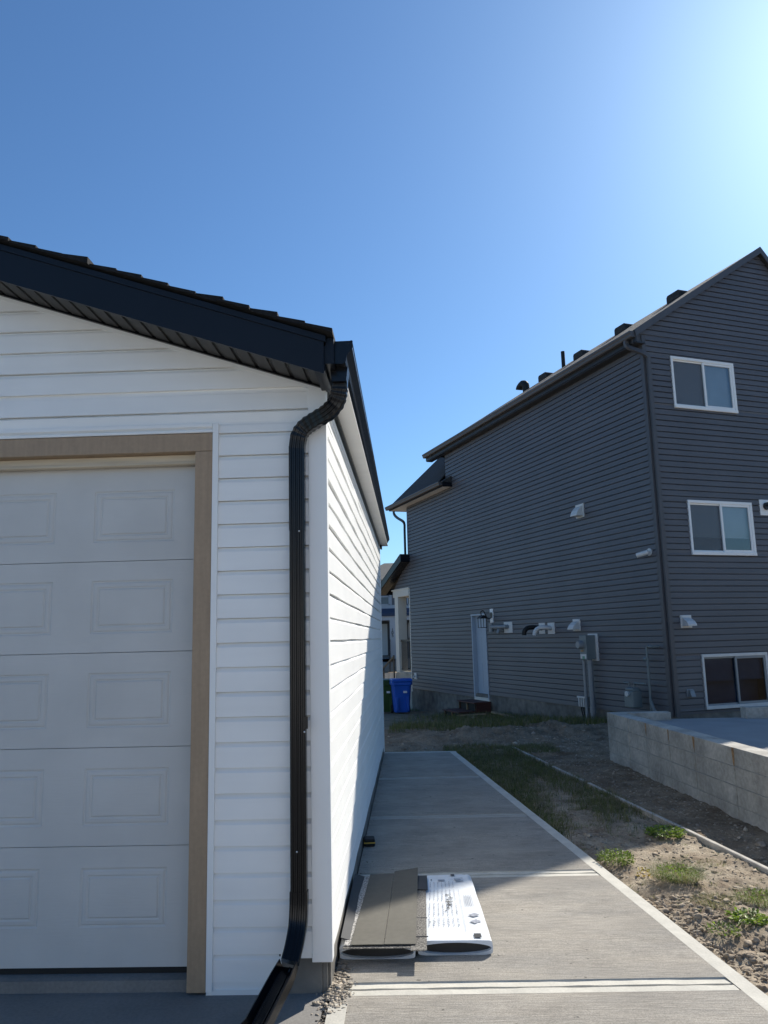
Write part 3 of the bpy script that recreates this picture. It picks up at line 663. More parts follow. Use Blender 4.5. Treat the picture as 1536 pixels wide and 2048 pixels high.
# roof vents
def roofvent(s, n_, w_=.5):
    x = 2.62; z = rL(x); mb = HB()
    mb.prism([(s-w_/2, z-.1), (s+w_/2, z-.1), (s+w_/2, z+.055), (s+w_/2-.04, z+.095), (s-w_/2+.04, z+.095), (s-w_/2, z+.055)], 'x', x-.16, x+.2); mb.build('roof_vent', 'dark_shingle', bevel=.02)
for s in (1.8, 3.75, 5.6, 7.45): roofvent(s, 0, .44)
mb = HB(); mb.tube([(2.6, 6.5, rL(2.6)-.1), (2.6, 6.5, rL(2.6)+.46)], .055, 12); mb.build('vent_pipe', 'rubber')
mb = HB(); z = rL(2.6); mb.tube(smooth_path([(2.6, 8.6, z-.45), (2.6, 8.6, z+.05), (2.6, 8.64, z+.18), (2.6, 8.8, z+.25), (2.6, 8.98, z+.19), (2.6, 9.02, z+.12)], 5), .11, 12, ref=(1, 0, 0)); mb.build('gooseneck_vent', 'rubber')
# lower front block: eave and hip roof
E2 = -.30; z2 = 6.10; F2 = 13.35; sl2 = 1.12
mb = HB(); rise = 4.1
q_ = 2.15; zq = z2+sl2*q_
thick(mb, [(E2, 9.2, z2), (E2, F2, z2), (E2+q_, F2-q_, zq), (E2+q_, 9.2, zq)], .04)
thick(mb, [(E2, F2, z2), (HWID+.3, F2, z2), (HWID+.3-q_, F2-q_, zq), (E2+q_, F2-q_, zq)], .04)
thick(mb, [(HWID+.3, F2, z2), (HWID+.3, 9.2, z2), (HWID+.3-q_, 9.2, zq), (HWID+.3-q_, F2-q_, zq)], .04)
thick(mb, [(E2+q_, 9.2, zq), (E2+q_, F2-q_, zq), (HWID+.3-q_, F2-q_, zq), (HWID+.3-q_, 9.2, zq)], .03)
mb.prism([(E2, z2-.04), (0, z2-.04), (0, z2+.19), (E2, z2)], 'y', 8.72, 9.2)
mb.build('lower_roof', 'dark_shingle')
mb = HB(); mb.box(E2+.02, 0, 8.80, F2-.02, 5.955, 5.985); mb.box(0, HWID, 12.42, F2-.02, 5.955, 5.985); mb.build('lower_soffit', 'soffit_white')
mb = HB(); mb.box(E2, E2+.02, 8.74, F2, 5.95, 6.08); mb.box(E2, HWID, F2-.02, F2, 5.95, 6.08); mb.box(E2, 0, 8.72, 8.80, 5.95, 6.08); mb.build('lower_fascia', 'fascia_black')
hgut(E2, 6.10, 8.8, F2+.08, 'lower_gutter')
# downspouts
dsec = [(-.038, -.028), (.038, -.028), (.038, .028), (-.038, .028)]
mb = HB(); mb.sweep(smooth_path([(-.27, .12, 7.10), (-.27, .12, 7.02), (-.24, .06, 6.94), (-.05, -.06, 6.82), (.06, -.065, 6.74), (.065, -.06, 6.6)], 5)+[Vector((.065, -.06, .1))], dsec, ref=(0, 1, 0)); mb.build('downspout', 'dark_trim', auto=True)
mb = HB(); mb.sweep(smooth_path([(-.12, 13.35, 6.0), (-.12, 13.33, 5.86), (-.10, 13.1, 5.70), (-.08, 12.62, 5.50), (-.06, 12.52, 5.38), (-.06, 12.52, 5.2)], 5)+[Vector((-.06, 12.52, 4.2))], dsec, ref=(1, 0, 0)); mb.build('downspout', 'fascia_black', auto=True)
# porch roof
mb = HB(); thick(mb, [(-.34, 12.30, 4.34), (-.34, 14.75, 3.36), (HWID+.3, 14.75, 3.36), (HWID+.3, 12.30, 4.34)], .05); mb.build('porch_roof', 'dark_shingle')
mb = HB(); mb.prism([(12.28, 4.30), (14.72, 3.33), (14.72, 3.12), (12.28, 4.08)], 'x', -.345, -.325); mb.prism([(12.24, 4.30), (12.30, 4.30), (12.30, 4.08), (12.24, 4.08)], 'x', -.345, 0); mb.box(-.34, HWID, 14.70, 14.74, 3.12, 3.34); mb.build('porch_fascia', 'fascia_black')
mb = HB(); mb.prism([(12.28, 4.09), (14.7, 3.13), (14.7, 3.11), (12.28, 4.07)], 'x', -.32, -.002); mb.build('porch_soffit', 'black_metal')
mb = HB(); mb.prism([(14.74, 3.26), (14.86, 3.26), (14.84, 3.15), (14.74, 3.14)], 'x', -.34, HWID); mb.build('porch_gutter', 'black_metal')
mb = HB(); mb.box(-.03, .22, 12.42, 13.9, 2.97, 3.22); mb.box(-.045, .24, 12.36, 14.0, 3.2, 3.245); mb.box(.22, HWID, 13.6, 13.85, 2.97, 3.22); mb.build('porch_beam', 'porch_white', bevel=.004)
mb = HB(); mb.box(-.03, .28, 13.42, 13.74, .42, 2.97); mb.build('porch_column', 'porch_white', bevel=.004)
mb = HB(); mb.box(4.9, 5.2, 13.42, 13.74, .42, 2.97); mb.build('porch_column', 'porch_white', bevel=.004)
mb = HB(); mb.box(.0, HWID, 12.42, 13.9, -1.2, .40); mb.box(-.02, .18, 12.4, 13.7, .40, .46); mb.build('porch_slab', 'block')
mb = HB(); mb.box(.04, .08, 12.42, 13.42, 1.46, 1.52); mb.box(.04, .08, 12.42, 13.42, .52, .55)
for i in range(10): mb.box(.05, .066, 12.47+i*.1, 12.486+i*.1, .54, 1.48)
mb.box(.3, 3, 13.62, 13.66, 1.46, 1.52); mb.box(.3, 3, 13.62, 13.66, .52, .55)
for i in range(27): mb.box(.35+i*.1, .366+i*.1, 13.63, 13.65, .54, 1.48)
mb.build('porch_railing', 'rail_black')
mb = HB(); mb.box(-.10, -.06, 13.8, 13.84, -.6, .95); mb.box(-.10, -.06, 14.9, 14.94, -.9, .55)
mb.prism([(13.8, 1.0), (14.94, .55), (14.94, .50), (13.8, .95)], 'x', -.1, -.06)
for i in range(8): mb.box(-.085, -.07, 13.9+i*.13, 13.912+i*.13, -.65, .93-i*.05)
mb.build('stair_railing', 'rail_black')
mb = HB(); mb.box(-.05, .0, 12.0, 12.04, .32, .38); mb.tube([(-.02, 11.98, .36), (-.10, 11.98, .36), (-.12, 11.98, .30)], .018, 8); mb.box(-.04, .0, 11.9, 12.08, .26, .46); mb.build('garden_tap', 'vent_white')
# windows
def window(W_, left_top, left_bot, right_top, right_bot, split, dark=False):
    x0, x1, z0, z1 = W_; xm = x0+(x1-x0)*.515; f = .045
    root = HB(); P = -.040
    root.box(x0-.02, x1+.02, P, .02, z1-.03, z1+.025); root.box(x0-.02, x1+.02, P-.01, .02, z0-.025, z0+.035); root.box(x0-.02, x0+.025, P, .02, z0+.035, z1-.03); root.box(x1-.035, x1+.02, P, .02, z0+.035, z1-.03)
    fr = root.build('window', 'white_trim' if not dark else 'vent_white', bevel=.004)
    s_ = MB()
    def sash(a, b, y, w):
        s_.box(a, b, y, y+.03, z1-.03-w+HZ, z1-.03+HZ); s_.box(a, b, y, y+.03, z0+.035+HZ, z0+.035+w+HZ); s_.box(a, a+w, y, y+.03, z0+.035+w+HZ, z1-.03-w+HZ); s_.box(b-w, b, y, y+.03, z0+.035+w+HZ, z1-.03-w+HZ)
    sash(x0+.025, xm+.02, -.005, .030); sash(xm-.03, x1-.035, -.030, .045)
    s_.build('sash', 'white_trim' if not dark else 'grey_pvc', fr, bevel=.003)
    p = MB(); p.quad((x0+.05, .012, z0+.06+HZ), (xm, .012, z0+.06+HZ), (xm, .012, z1-.06+HZ), (x0+.05, .012, z1-.06+HZ)); p.quad((xm+.01, -.012, z0+.08+HZ), (x1-.08, -.012, z0+.08+HZ), (x1-.08, -.012, z1-.07+HZ), (xm+.01, -.012, z1-.07+HZ)); p.build('pane', 'pane_dark' if dark else 'pane', fr, recalc=False)
    sc = MB(); sc.quad((x0+.055, .004, z0+.065+HZ), (xm-.01, .004, z0+.065+HZ), (xm-.01, .004, z1-.062+HZ), (x0+.055, .004, z1-.062+HZ))
    zs = z0+(z1-z0)*split; b = MB()
    def bq(a, c, za, zb_, mi): b.quad((a, .06, za+HZ), (c, .06, za+HZ), (c, .06, zb_+HZ), (a, .06, zb_+HZ), mi)
    bq(x0, xm, zs, z1, 0); bq(xm, x1, zs, z1, 1)
    b.build('blind', [left_top, right_top], fr, recalc=False)
    b = MB(); b.quad((x0-.1, .35, z0-.1+HZ), (x1+.1, .35, z0-.1+HZ), (x1+.1, .35, z1+.1+HZ), (x0-.1, .35, z1+.1+HZ)); b.build('window_backdrop', left_bot if not right_bot else right_bot, fr, recalc=False)
    if not dark: sc.build('insect_screen', SCREEN, fr, recalc=False)
SCREEN = bpy.data.materials.new('screen_mesh'); SCREEN.use_nodes = True
nt = SCREEN.node_tree; nt.nodes.clear(); o_ = nt.nodes.new('ShaderNodeOutputMaterial'); mx = nt.nodes.new('ShaderNodeMixShader'); mx.inputs[0].default_value = .55
t_ = nt.nodes.new('ShaderNodeBsdfTransparent'); d_ = nt.nodes.new('ShaderNodeBsdfDiffuse'); d_.inputs[0].default_value = (.16, .17, .19, 1)
nt.links.new(t_.outputs[0], mx.inputs[1]); nt.links.new(d_.outputs[0], mx.inputs[2]); nt.links.new(mx.outputs[0], o_.inputs[0])
window(W1, 'blind', 'room_dark', 'blind', None, .02)
window(W2, 'blind', 'room_dark', 'blind', 'brown_reflection', .32)  # lower part: a reflected roof painted on the backdrop
window(W3, 'room_dark', 'room_dark', 'room_dark', None, .5, True)
# vents on walls
def hood(plane, u, z, w=.27, h=.26, mat='vent_white'):
    mb = HB()
    def B(u0, u1, d0, d1, z0, z1):
        if plane == 'x': mb.box(-d1, -d0, u0, u1, z0, z1)
        else: mb.box(u0, u1, -d1, -d0, z0, z1)
    B(u-w/2, u+w/2, .0, .03, z-h/2, z+h/2); B(u-w/2+.02, u+w/2-.02, .03, .04, z+h/2-.05, z+h/2-.01)
    poly = [(.03, z+h/2-.05), (.08, z+h/2-.07), (.15, z), (.19, z-h/2+.06), (.19, z-h/2+.03), (.03, z-h/2+.03)]
    if plane == 'x': mb.prism([(-a, b) for a, b in poly], 'y', u-w/2+.03, u+w/2-.03)
    else: mb.prism([(-a, b) for a, b in poly], 'x', u-w/2+.03, u+w/2-.03)
    mb.build('exhaust_hood', mat, bevel=.004)
hood('x', 2.36, 4.17, .30, .29); hood('x', 2.75, 1.77, .27, .25); hood('y', .45, 1.76, .25, .23)
# outlet box, corner box
mb = HB(); mb.box(.33, .48, -.03, 0, .43, .56); mb.prism([(-.03, .55), (-.07, .54), (-.11, .43), (-.03, .43)], 'x', .36, .46); mb.build('outlet_cover', 'grey_pvc', bevel=.006)
mb = HB(); mb.box(2.47, 2.76, -.03, 0, 3.78, 4.09); mb.build('light_plate', 'white_trim', bevel=.004)
mb = HB(); mb.tube([(2.62, -.03, 3.96), (2.62, -.08, 3.96)], .075, 16, ref=(0, 0, 1)); mb.tube(smooth_path([(2.62, -.08, 3.96), (2.62, -.2, 4.02), (2.62, -.28, 3.95), (2.62, -.28, 3.85)], 5), .02, 8, ref=(1, 0, 0)); mb.build('wall_lamp', 'rail_black', smooth=False)
# side door
mb = HB(); x0 = 6.93; x1 = 7.79
mb.box(-.035, .10, x0, x0+.045, -.06, 2.13); mb.box(-.035, .10, x1-.045, x1, -.06, 2.13); mb.box(-.045, .10, x0, x1, 2.13, 2.175); mb.box(-.03, .13, x0+.002, x1-.002, -.20, -.02)
dfr = mb.build('side_door', 'blue_door', bevel=.004)
mb = MB(); y = .085; z0 = -.02+HZ; z1 = 2.13+HZ; mb.box(.085, .12, x0+.045, x1-.045, z0, z1); mb.build('door_slab', 'blue_door', dfr)
for (a, b) in ((x0+.15, x0+.36), (x1-.36, x1-.15)):
    for (c, d2) in ((.22, .85), (1.0, 1.55), (1.68, 1.95)):
        mb = MB(); mb.box(.079, .085, a, b, c+HZ, d2+HZ); mb.build('door_moulding', 'blue_door', dfr, bevel=.004)
mb = MB(); mb.tube([(.08, x0+.11, 1.0+HZ), (.02, x0+.11, 1.0+HZ)], .025, 10, ref=(0, 0, 1)); mb.tube([(.08, x0+.11, 1.15+HZ), (.05, x0+.11, 1.15+HZ)], .028, 10, ref=(0, 0, 1)); mb.build('handle', 'dark_metal', dfr)
mb = MB(); mb.box(-.032, .02, x0+.0, x1, -.20+HZ, -.02+HZ); mb.build('door_sill', 'porch_white', dfr, bevel=.004)
# lantern by the door
mb = HB(); mb.box(-.04, 0, 6.50, 6.66, 1.92, 2.28); mb.build('light_plate', 'white_trim', bevel=.004)
lt = HB()
lt.tube(smooth_path([(-.04, 6.58, 2.05), (-.14, 6.58, 2.02), (-.20, 6.58, 2.10), (-.26, 6.58, 2.22), (-.34, 6.58, 2.20), (-.33, 6.58, 2.11)], 5), .014, 8, ref=(0, 1, 0)); lt.tube([(-.04, 6.58, 2.12), (-.05, 6.58, 2.12)], .07, 12, ref=(0, 0, 1))
for a, b in ((-.08, -.08), (.08, -.08), (-.08, .08), (.08, .08)): lt.box(-.31+a-.006, -.31+a+.006, 6.58+b-.006, 6.58+b+.006, 1.80, 2.03)
lt.box(-.40, -.22, 6.49, 6.67, 1.79, 1.805); lt.prism([(-.42, 2.03), (-.20, 2.03), (-.29, 2.11), (-.33, 2.11)], 'y', 6.47, 6.69); lt.build('lantern', 'rail_black')
# furnace pipes: two plates with elbow pipes
def pipes(u, z, w, h, dark):
    mb = HB(); mb.box(-.03, 0, u-w/2, u+w/2, z-h/2, z+h/2); mb.build('pipe_plate', 'vent_white', bevel=.004)
mb = HB(); mb.box(-.03, 0, 5.53, 5.95, 1.645, 1.915); mb.build('pipe_plate', 'vent_white', bevel=.004)
mb = HB(); mb.tube([(-.03, 5.74, 1.80), (-.10, 5.74, 1.80), (-.13, 5.82, 1.80), (-.14, 6.42, 1.80)], .048, 12, ref=(0, 0, 1)); mb.tube([(-.14, 6.42, 1.68), (-.14, 6.42, 1.90)], .062, 12); mb.tube([(-.03, 6.0, 1.72), (-.16, 6.0, 1.72), (-.18, 6.0, 1.64)], .045, 12, ref=(0, 1, 0)); mb.build('exhaust_pipe', 'grey_pvc', smooth=False, auto=True)
mb = HB(); mb.box(-.03, 0, 3.62, 3.90, 1.59, 1.845); mb.build('pipe_plate', 'vent_white', bevel=.004)
mb = HB(); mb.box(-.03, 0, 4.02, 4.28, 1.60, 1.85); mb.build('pipe_plate', 'vent_white', bevel=.004)
mb = HB(); mb.tube(smooth_path([(-.03, 3.76, 1.72), (-.18, 3.76, 1.74), (-.30, 3.82, 1.73), (-.36, 3.88, 1.66), (-.38, 3.89, 1.57)], 5), .05, 12, ref=(0, 1, 0)); mb.build('exhaust_pipe', 'vent_white', auto=True)
mb = HB(); mb.tube(smooth_path([(-.03, 4.15, 1.73), (-.22, 4.15, 1.75), (-.38, 4.18, 1.74), (-.46, 4.20, 1.66), (-.47, 4.20, 1.58)], 5), .052, 12, ref=(0, 1, 0)); mb.build('exhaust_pipe', 'rubber', auto=True)
# electricity meter
mb = HB(); mb.box(-.035, 0, 2.03, 2.36, 1.03, 1.58); mb.build('meter_backboard', 'vent_white', bevel=.004)
mb = HB(); mb.box(-.26, -.035, 2.10, 2.34, 1.06, 1.55); mx_ = mb.build('meter_box', 'grey_paint', bevel=.008)
mb = MB(); mb.tube([(-.26, 2.25, 1.36+HZ), (-.34, 2.25, 1.36+HZ), (-.37, 2.25, 1.36+HZ)], .085, 16, ref=(0, 0, 1), scales=[1, 1, .8]); mb.build('meter_dial', 'grey_pvc', mx_, auto=True)
mb = MB(); mb.box(-.265, -.26, 2.12, 2.32, 1.08+HZ, 1.17+HZ); mb.build('sticker', 'vent_white', mx_); mb = MB(); mb.box(-.268, -.265, 2.17, 2.25, 1.07+HZ, 1.13+HZ); mb.build('sticker', 'green_tape', mx_)
mb = MB(); mb.box(-.268, -.265, 2.2, 2.3, 1.22+HZ, 1.25+HZ); mb.build('sticker', 'rust', mx_)
mb = HB(); mb.tube([(-.15, 2.17, 1.06), (-.15, 2.17, -.35)], .052, 14, ref=(0, 1, 0)); mb.tube([(-.15, 2.17, .12), (-.15, 2.17, -.0)], .062, 14, ref=(0, 1, 0)); mb.build('conduit', 'grey_pvc', auto=True)
mb = HB(); mb.tube([(-.20, 2.31, 1.06), (-.20, 2.31, -.35)], .032, 12, ref=(0, 1, 0)); mb.build('conduit', 'grey_pvc', auto=True)
mb = HB(); mb.box(-.10, 0, 2.40, 2.76, .08, .30); mb.build('phone_box', 'grey_pvc', bevel=.006)
mb = HB()
for i in range(4): mb.box(-.125, -.10, 2.43+i*.085, 2.455+i*.085, .09, .27)
mb.box(-.125, -.10, 2.40, 2.76, .265, .30); mb.build('phone_box_ribs', 'vent_white')
mb = HB()
for i in range(4): mb.tube(smooth_path([(-.07, 2.46+i*.08, .09), (-.09, 2.44+i*.07, -.02), (-.12, 2.42+i*.03, -.30)], 4), .014, 7, ref=(0, 1, 0))
mb.build('cables', 'rubber')
# security camera
mb = HB(); mb.tube([(0, .24, 3.05), (-.03, .24, 3.05)], .07, 16, ref=(0, 0, 1)); mb.tube([(-.03, .24, 3.05), (-.09, .27, 3.04)], .025, 10, ref=(0, 0, 1)); mb.tube([(-.08, .20, 3.045), (-.20, .38, 3.00)], .045, 14, ref=(0, 0, 1)); mb.build('security_camera', 'vent_white', auto=True)
# gas meter
mb = HB(); mb.box(-.36, -.15, .60, .86, .22, .52); mb.prism([(.60, .52), (.86, .52), (.82, .58), (.64, .58)], 'x', -.34, -.17); gm = mb.build('gas_meter', 'grey_paint', bevel=.02)
mb = MB(); mb.tube([(-.36, .74, .47+HZ), (-.39, .74, .47+HZ)], .05, 14, ref=(0, 0, 1)); mb.build('gas_meter_dial', 'vent_white', gm, auto=True)
mb = MB()
z = HZ
mb.tube([(-.25, .82, .57+z), (-.25, .82, .66+z), (-.25, .97, .66+z)], .018, 8, ref=(1, 0, 0)); mb.tube([(-.25, .67, .57+z), (-.25, .67, .66+z), (-.25, .36, .66+z)], .018, 8, ref=(1, 0, 0))
mb.tube([(-.16, .36, .18+z), (-.16, .36, 1.30+z), (-.16, .30, 1.33+z), (-.16, .22, 1.32+z), (0, .2, 1.32+z)], .022, 10, ref=(.3, 1, 0)); mb.tube([(-.16, .36, .36+z), (-.16, .28, .20+z), (-.16, .12, .06+z)], .03, 10, ref=(1, 0, 0)); mb.tube([(-.16, .44, 1.1+z), (-.16, .36, 1.1+z)], .04, 8, ref=(1, 0, 0))
mb.build('gas_pipes', 'grey_paint', gm, auto=True)

# ============================================================ BLOCK WALL PAD (unfinished garage base)
PD = empty('block_wall', (xwall(7.07), 7.07, -.1), label='low grey concrete block stem wall around the neighbouring slab', cat='block wall')
wd = Vector((.08630136, -.99626908, 0)); wnn = Vector((.99626908, .08630136, 0))
P0 = Vector((xwall(7.07), 7.07, 0))
def WP(a, t, z): p = P0+wd*a+wnn*t; return (p.x-PD.location.x, p.y-PD.location.y, z-PD.location.z)
TOPZ = .494; CH = .178; T = .20
jt = [0, .80, 1.40, 2.06, 2.70, 3.53, 4.35, 5.15, 5.95, 6.75, 7.4]
def bl(mb, a0, a1, t0, t1, z0, z1, mi=0, seed=0):
    vs = [WP(a0, t0, z0), WP(a1, t0, z0), WP(a1, t1, z0), WP(a0, t1, z0), WP(a0, t0, z1), WP(a1, t0, z1), WP(a1, t1, z1), WP(a0, t1, z1)]
    mb.add(vs, [(0, 3, 2, 1), (4, 5, 6, 7), (0, 1, 5, 4), (1, 2, 6, 5), (2, 3, 7, 6), (3, 0, 4, 7)], mi)
rr = random.Random(2)
mb = MB()
bl(mb, .01, 7.4, .006, T-.006, -.35, TOPZ-.008, 1)
for c in range(4):
    z1 = TOPZ-c*CH-(.004 if c else 0); z0 = TOPZ-(c+1)*CH+.006
    for i in range(len(jt)-1):
        a0 = jt[i]+(.0 if c % 2 == 0 else .0)+.004; a1 = jt[i+1]-.004
        o = rr.uniform(0, .0035) if c else rr.uniform(0, .002)
        bl(mb, a0, a1, -o if i else -.002, T+o, z0, z1-(rr.uniform(0, .004) if c == 0 else 0), 0)
for c, (a, b_) in ((1, (.02, 7.3)), (2, (1.35, 7.3))):
    z = TOPZ-c*CH
    n = 40; pts = [Vector(WP(a+(b_-a)*i/n, -.003, z+.003*nz1(i*.7, c, 1))) for i in range(n+1)]
    mb.sweep(pts, [(-.004, -.005), (.004, -.005), (.004, .005), (-.004, .005)], mi=1)
for i, (a, w_, h_) in enumerate(((1.40, .035, .16), (2.06, .03, .14), (2.70, .05, .15), (3.53, .05, .20), (.80, .02, .08))):
    pts = [(a-w_/2, TOPZ-.004), (a+w_/2, TOPZ-.004), (a+w_*.35, TOPZ-h_*.6), (a+.005, TOPZ-h_), (a-w_*.3, TOPZ-h_*.7)]
    vs = [WP(p, -.0045, q) for p, q in pts]; mb.add(vs, [tuple(range(5))], 2 if i in (2, 3) else 1 if i == 4 else 2)
mb.build('long_wall', ['block', 'mortar', 'rust'], PD, recalc=True, bevel=.004)
mb = MB(); 
def BX(mb, x0, x1, y0, y1, z0, z1, mi=0): l = PD.location; mb.box(x0-l.x, x1-l.x, y0-l.y, y1-l.y, z0-l.z, z1-l.z, mi)
BX(mb, xwall(7.07)+.19, 4.0, 6.90, 7.08, -.3, TOPZ-.003); mb.build('short_wall', 'block', PD, bevel=.004)
mb = MB(); BX(mb, 5.02, 9.0, 6.90, 7.08, -.3, TOPZ+.04); mb.build('short_wall', 'block', PD, bevel=.004)
mb = MB(); BX(mb, 8.8, 9.0, -.4, 6.9, -.3, TOPZ); mb.build('long_wall', 'block', PD, bevel=.004)
mb = MB(); mb.add([(xwall(-.3)+.19, -.3, .345), (8.8, -.3, .345), (8.8, 7.05, .385), (xwall(7.0)+.19, 7.05, .385), (xwall(-.3)+.19, -.3, -.2), (8.8, -.3, -.2), (8.8, 7.05, -.2), (xwall(7.0)+.19, 7.05, -.2)], [(0, 1, 2, 3), (7, 6, 5, 4), (0, 4, 5, 1), (1, 5, 6, 2), (2, 6, 7, 3), (3, 7, 4, 0)])
mb.build('concrete_pad', 'slab', kind='structure')

# ============================================================ EDGING BOARD
mb = MB(); rr = random.Random(9); y = -1.5; first = True
brd = empty('edging_board', (xboard(3), 3, -.12), label='weathered pale board edging half buried in the soil beside the walkway', cat='edging board')
segs = [(-3.0, .6), (.61, 3.05), (3.06, 5.15), (5.3, 6.35), (6.6, 8.15)]
for y0, y1 in segs:
    n = int((y1-y0)/.07); L_, R_ = [], []
    mb = MB(); vs = []
    for i in range(n+1):
        yy = y0+(y1-y0)*i/n; x = xboard(yy)+.006*nz1(yy*.8, 3, 3); w_ = .040+.008*nz1(yy*6, 1, 8)
        z = -.098+.008*nz1(yy*.9, 5, 5)-.0*yy
        vs += [(x-w_/2, yy, -.25), (x-w_/2, yy, z-.004), (x-w_/2+.006, yy, z), (x+w_/2-.006, yy, z), (x+w_/2, yy, z-.004), (x+w_/2, yy, -.25)]
    fs = [(6*i+j, 6*i+j+1, 6*i+j+7, 6*i+j+6) for i in range(n) for j in range(5)]+[(0, 5, 4, 3, 2, 1), tuple(6*n+j for j in range(6))]
    vs = [(a-brd.location.x, b-brd.location.y, c-brd.location.z) for a, b, c in vs]
    mb.add(vs, fs); mb.build('board', 'edging', brd)

# ============================================================ SHINGLE BUNDLES
def bundle(name, y0, y1, xa0, xa1, xb0, xb1, z0, h, label, group=None):
    e = empty(name, ((xa0+xa1)/2, (y0+y1)/2, z0), label=label, cat='shingle bundle', group=group); l = e.location
    n = 14; K = 20; mb = MB(); rings = []
    def ring(t, s=1.0, sy=1.0, yoff=0):
        y = y0+(y1-y0)*t+yoff; x0 = xa0+(xb0-xa0)*t; x1 = xa1+(xb1-xa1)*t; cx_ = (x0+x1)/2; w_ = (x1-x0)/2
        r_ = []
        for k in range(K*2):
            a = math.pi*2*k/(K*2); c, s_ = math.cos(a), math.sin(a); p = .26
            px = math.copysign(abs(c)**p, c); pz = math.copysign(abs(s_)**p, s_)
            wob = 1+.02*nz1(px*3, y*4, pz*2+1)
            top = (.004*nz1(cx_+px*4, y*5, 2)+.003*nz1(px*9, y*11, 5)) if pz > 0 else 0
            r_.append((cx_+px*w_*wob*s, y, z0+h/2+pz*h/2*sy+top+(z0*0)+(wz(y)-wz(y0))))
        return r_
    for i in range(n+1): rings.append(ring(i/n))
    vs = [v for r_ in rings for v in r_]; N2 = K*2
    fs = [(i*N2+j, i*N2+(j+1) % N2, (i+1)*N2+(j+1) % N2, (i+1)*N2+j) for i in range(n) for j in range(N2)]
    fs.append(tuple((n)*N2+j for j in range(N2)))
    # front opening: wrap folds in to an ellipse, dark shingles inside
    fr = []
    x0, x1 = xa0, xa1; cx_ = (x0+x1)/2; w_ = (x1-x0)/2
    def ell(sx, sz, yo): return [(cx_+math.cos(math.pi*2*k/N2)*w_*sx, y0+yo, z0+h*.46+math.sin(math.pi*2*k/N2)*h*.5*sz) for k in range(N2)]
    base = len(vs); vs += ell(.965, .80, -.004); vs += ell(.955, .74, .03)
    fs += [(j, (j+1) % N2, base+(j+1) % N2, base+j) for j in range(N2)]+[(base+j, base+(j+1) % N2, base+N2+(j+1) % N2, base+N2+j) for j in range(N2)]
    mb.add(vs, fs); mb.v = [(a-l.x, b-l.y, c-l.z) for a, b, c in mb.v]
    mb.build('wrap', 'wrap_white', e, auto=True)
    mb = MB(); e2 = ell(.96, .76, .02); mb.add(e2, [tuple(range(N2))]); mb.v = [(a-l.x, b-l.y, c-l.z) for a, b, c in mb.v]
    mb.build('shingles_inside', 'black_ink', e, recalc=False)
    return e
B2 = bundle('shingle_bundle', .375, 1.50, .440, .845, .488, .815, -.0975, .075, 'white plastic wrapped shingle bundle with printing, lying open end forward on the walkway')
B1 = bundle('shingle_bundle', .335, 1.42, .022, .428, .02, .40, -.0975, .072, 'wrapped shingle bundle against the garage wall, buried under loose grey shingles')
# printing on the wrap
mb = MB(); mb2 = MB(); rr = random.Random(4)
def top2(u, v, lift=.0016):
    y = .375+1.125*v; x0 = .455+.045*v; x1 = .845-.03*v
    return (x0+(x1-x0)*u, y, -.0975+.075+.0072+lift+(wz(y)-wz(.375))-.0035)
def ink(m_, u0, u1, v0, v1, sk=0):
    m_.add([top2(u0, v0), top2(u1, v0), top2(u1+sk, v1), top2(u0+sk, v1)], [(0, 1, 2, 3)])
for c in range(7):
    u = .12+c*.075
    for v0, v1 in ((.17, .29), (.32, .50), (.55, .72), (.76, .86)):
        v = v0
        while v < v1:
            dv = rr.uniform(.008, .03); ink(mb, u+rr.uniform(-.004, .004), u+.012, v, min(v1, v+dv)); v += dv+.008
for v0, v1 in ((.20, .255), (.29, .345)):
    mb.add([top2(.74, (v0+v1)/2), top2(.82, v0), top2(.93, (v0+v1)/2), top2(.85, v1)], [(0, 1, 2, 3)])
for k in range(5): ink(mb, .74+k*.03, .748+k*.03, .45, .62)
ink(mb, .66, .665, .1, .72); ink(mb, .62, .75, .885, .905); ink(mb, .62, .80, .915, .925); ink(mb, .64, .80, .86, .875); ink(mb, .28, .42, .875, .90)
for i in range(22): ink(mb2, .43+rr.gauss(0, .03), .45+rr.gauss(0, .03), (q := .50+rr.gauss(0, .06)), q+.012)
ink(mb2, .13, .16, .885, .90); ink(mb2, .12, .15, .22, .23); ink(mb2, .2, .22, .22, .23)
ink(mb2, .76, .86, .02, .07); ink(mb2, .56, .64, .965, .995)
for m_ in (mb, mb2): m_.v = [(a-B2.location.x, b-B2.location.y, c-B2.location.z) for a, b, c in m_.v]
mb.build('printing', 'wrap_ink', B2, recalc=False); mb2.build('dark_print', 'black_ink', B2, recalc=False)

